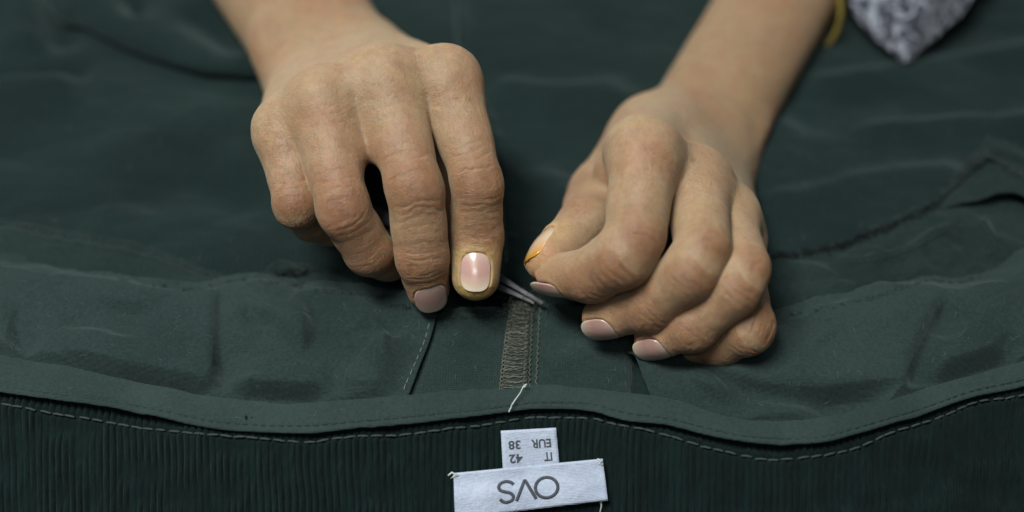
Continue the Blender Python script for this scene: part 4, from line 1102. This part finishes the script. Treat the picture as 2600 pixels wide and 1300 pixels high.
# ------------------------------------------------------------------ snips, threads, bangle, sleeve
snips = empty('thread_snips', 'grey steel thread snips with dark handles under the left fingers', 'snips')
tip0 = at(1378, 773, 9.5); 
tail = dep(955, 563, 437)
ax = nrm(tail - tip0); Ls = np.linalg.norm(tail - tip0)
side = nrm(np.cross(ax, -FW)); face = np.cross(side, ax)
if side @ UP < 0: side = -side
def bar(name, pts, mat, parent):
    """pts: (along mm from tip, side mm, half width, half thickness)"""
    V = []; F = []
    for (a, s, hw, ht) in pts:
        c = tip0 + ax * a + side * s
        V += [c + side * hw + face * ht, c - side * hw + face * ht, c - side * hw - face * ht, c + side * hw - face * ht]
    n = len(pts)
    for i in range(n - 1):
        for j in range(4): F.append((4 * i + j, 4 * i + (j + 1) % 4, 4 * i + 4 + (j + 1) % 4, 4 * i + 4 + j))
    F.append((3, 2, 1, 0)); F.append(tuple(4 * (n - 1) + j for j in range(4)))
    o = add_obj(name, np.array(V), F, mat, parent, smooth=False)
    b = o.modifiers.new('bevel', 'BEVEL'); b.width = 0.00012; b.segments = 2
    return o
bar('blade', [(0.0, 0.35, 0.5, 0.35), (2, 0.45, 0.55, 0.4), (8, 0.95, 0.62, 0.5), (16, 1.6, 0.95, 0.6), (24, 2.2, 1.1, 0.7)], M_STEEL, snips)
bar('blade', [(2.4, -0.85, 0.35, 0.35), (4, -0.7, 0.45, 0.4), (9, -0.85, 0.6, 0.5), (16, -1.3, 1.0, 0.6), (24, -1.9, 1.1, 0.7)], M_STEEL, snips)
bar('handle', [(23, 2.1, 1.3, 0.9), (34, 2.4, 1.7, 1.0), (50, 2.6, 1.9, 1.0), (Ls + 6, 2.2, 1.9, 1.0)], M_BLACKSTEEL, snips)
bar('handle', [(23, -1.9, 1.3, 0.9), (34, -2.4, 1.7, 1.0), (50, -2.6, 1.9, 1.0), (Ls + 6, -2.2, 1.9, 1.0)], M_BLACKSTEEL, snips)

def thread(name, pts, r, mat, label, cat='thread', wig=0.0, seed=0):
    P = resample(smooth_poly(np.array(pts), 10), 60)
    rr = np.random.RandomState(seed)
    if wig: P = P + wig * np.stack([fbm(np.linspace(0, 9, 60), np.full(60, k * 3.3), seed=seed + k, oct=2) for k in range(3)], 1)
    V, F = tube_mesh(P, r, 5)
    o = add_obj(name, V, F, mat)
    if label: o['label'] = label; o['category'] = cat
    return o
thread('loose_thread', [at(1330, 985, 6), at(1338, 978, 7.5), at(1330, 980, 8.2), at(1318, 1000, 7), at(1306, 1020, 6.2), at(1292, 1046, 6)], 0.17, M_THREADW, 'short pale thread end lying on the binding above the size tag', wig=0.2)
pin = dep(1381, 700, 408)
T1 = thread('pulled_thread', [pin, dep(1366, 725, 413), at(1345, 745, 13), at(1330, 752, 11), at(1322, 775, 6)], 0.10, M_OVERLOCK, 'thin brown thread from pinching fingertips to the upper snip blade', wig=0.3, seed=2)
T2 = thread('pulled_thread', [dep(1388, 712, 408), dep(1376, 735, 412), dep(1366, 762, 417), at(1352, 790, 6)], 0.09, M_OVERLOCK, 'thin brown thread crossing the tip of the snips', wig=0.2, seed=4)
# fluff of cut threads round the seam end
parts = []
rr = np.random.RandomState(5)
for i in range(46):
    c = np.array([1322 + rr.normal(0, 20), 765 + rr.normal(0, 12)])
    pts = [at(c[0], c[1], 6)]; a = rr.uniform(0, 6.28)
    for k in range(5):
        a += rr.normal(0, 0.9); c = c + np.array([math.cos(a), math.sin(a)]) * rr.uniform(5, 10)
        pts.append(at(c[0], c[1], 6 + rr.uniform(-1, 2.2)))
    parts.append(tube_mesh(smooth_poly(pts, 4), 0.07 + 0.04 * rr.rand(), 4))
V, F = join(parts)
o = add_obj('thread_fluff', V, F, M_OVERLOCK); o['kind'] = 'stuff'; o['label'] = 'tangle of cut brown threads at the end of the seam'; o['category'] = 'threads'

# bangle round the right forearm
ea = nrm(Eb - Wb); fnB = nrm(np.array([0, -0.3, 1.0]) - ea * (np.array([0, -0.3, 1.0]) @ ea)); flB = np.cross(ea, fnB)
if flB[0] < 0: flB = -flB
cB = Wb + ea * 86.0
th = np.linspace(0, 2 * math.pi, 72, endpoint=False)
path = np.array([cB + flB * 24.8 * math.cos(t) + fnB * 19.5 * math.sin(t) + ea * (10.0 * math.sin(t) - 5 * math.cos(t)) for t in th])
V = []; 
for i in range(72):
    t = nrm(path[(i + 1) % 72] - path[i - 1]); out = nrm(path[i] - cB); b = np.cross(t, out)
    for j in range(10):
        q = j / 10 * 2 * math.pi
        V.append(path[i] + out * 1.15 * math.cos(q) + b * 1.9 * math.sin(q))
V = np.array(V); F = [(i * 10 + j, i * 10 + (j + 1) % 10, ((i + 1) % 72) * 10 + (j + 1) % 10, ((i + 1) % 72) * 10 + j) for i in range(72) for j in range(10)]
ban = add_obj('bangle', V, F, M_BRASS); ban['label'] = 'thin olive gold bangle around the right forearm'; ban['category'] = 'bangle'

# sleeve end, blue grey and white knit
def sleeve_mat():
    m, nt, p = mat_new('mottled_knit')
    n = nd(nt, 'ShaderNodeTexNoise'); n.inputs['Scale'].default_value = 150; n.inputs['Detail'].default_value = 3; n.inputs['Distortion'].default_value = 2.2
    lk(nt, mapping(nt, (1, 1, 1)), n.inputs['Vector'])
    rp = nd(nt, 'ShaderNodeValToRGB'); e = rp.color_ramp.elements
    e[0].position = 0.44; e[0].color = (0.010, 0.011, 0.022, 1); e[1].position = 0.57; e[1].color = (0.17, 0.185, 0.22, 1)
    x = e.new(0.5); x.color = (0.035, 0.038, 0.052, 1)
    lk(nt, n.outputs['Fac'], rp.inputs['Fac']); lk(nt, rp.outputs['Color'], p.inputs['Base Color'])
    p.inputs['Roughness'].default_value = 0.85; p.inputs['Sheen Weight'].default_value = 0.2
    b = nd(nt, 'ShaderNodeBump'); b.inputs['Strength'].default_value = 0.8; b.inputs['Distance'].default_value = 0.0008
    lk(nt, n.outputs['Fac'], b.inputs['Height']); lk(nt, b.outputs['Normal'], p.inputs['Normal'])
    return m
M_SLEEVE = sleeve_mat()
hem = resample(smooth_poly([at(2135, -80, 16), at(2160, 20, 12), at(2228, 92, 8), at(2300, 150, 5), at(2335, 128, 6), at(2395, 80, 8), at(2450, 30, 11), at(2500, -60, 15)], 8), 90)
P = np.zeros((90, 50, 3))
for j, t in enumerate(np.linspace(0, 1, 50)):
    q = hem + ea * (t * 85) + np.array([0, 0, 1]) * (22 * math.sin(min(t * 2, 1) * math.pi / 2)) * sstep(np.abs(np.linspace(-1, 1, 90)), 1.3, 0.2)[:, None]
    q = q + np.array([0, 0, 1.0]) * (1.6 * fbm(np.linspace(0, 7, 90), np.full(90, t * 5), seed=7, oct=3))[:, None]
    P[:, j] = q
slv = grid_obj('sleeve', P, M_SLEEVE, handB, thick=1.6)
slv['label'] = 'loose sleeve end of mottled blue grey and white knit'
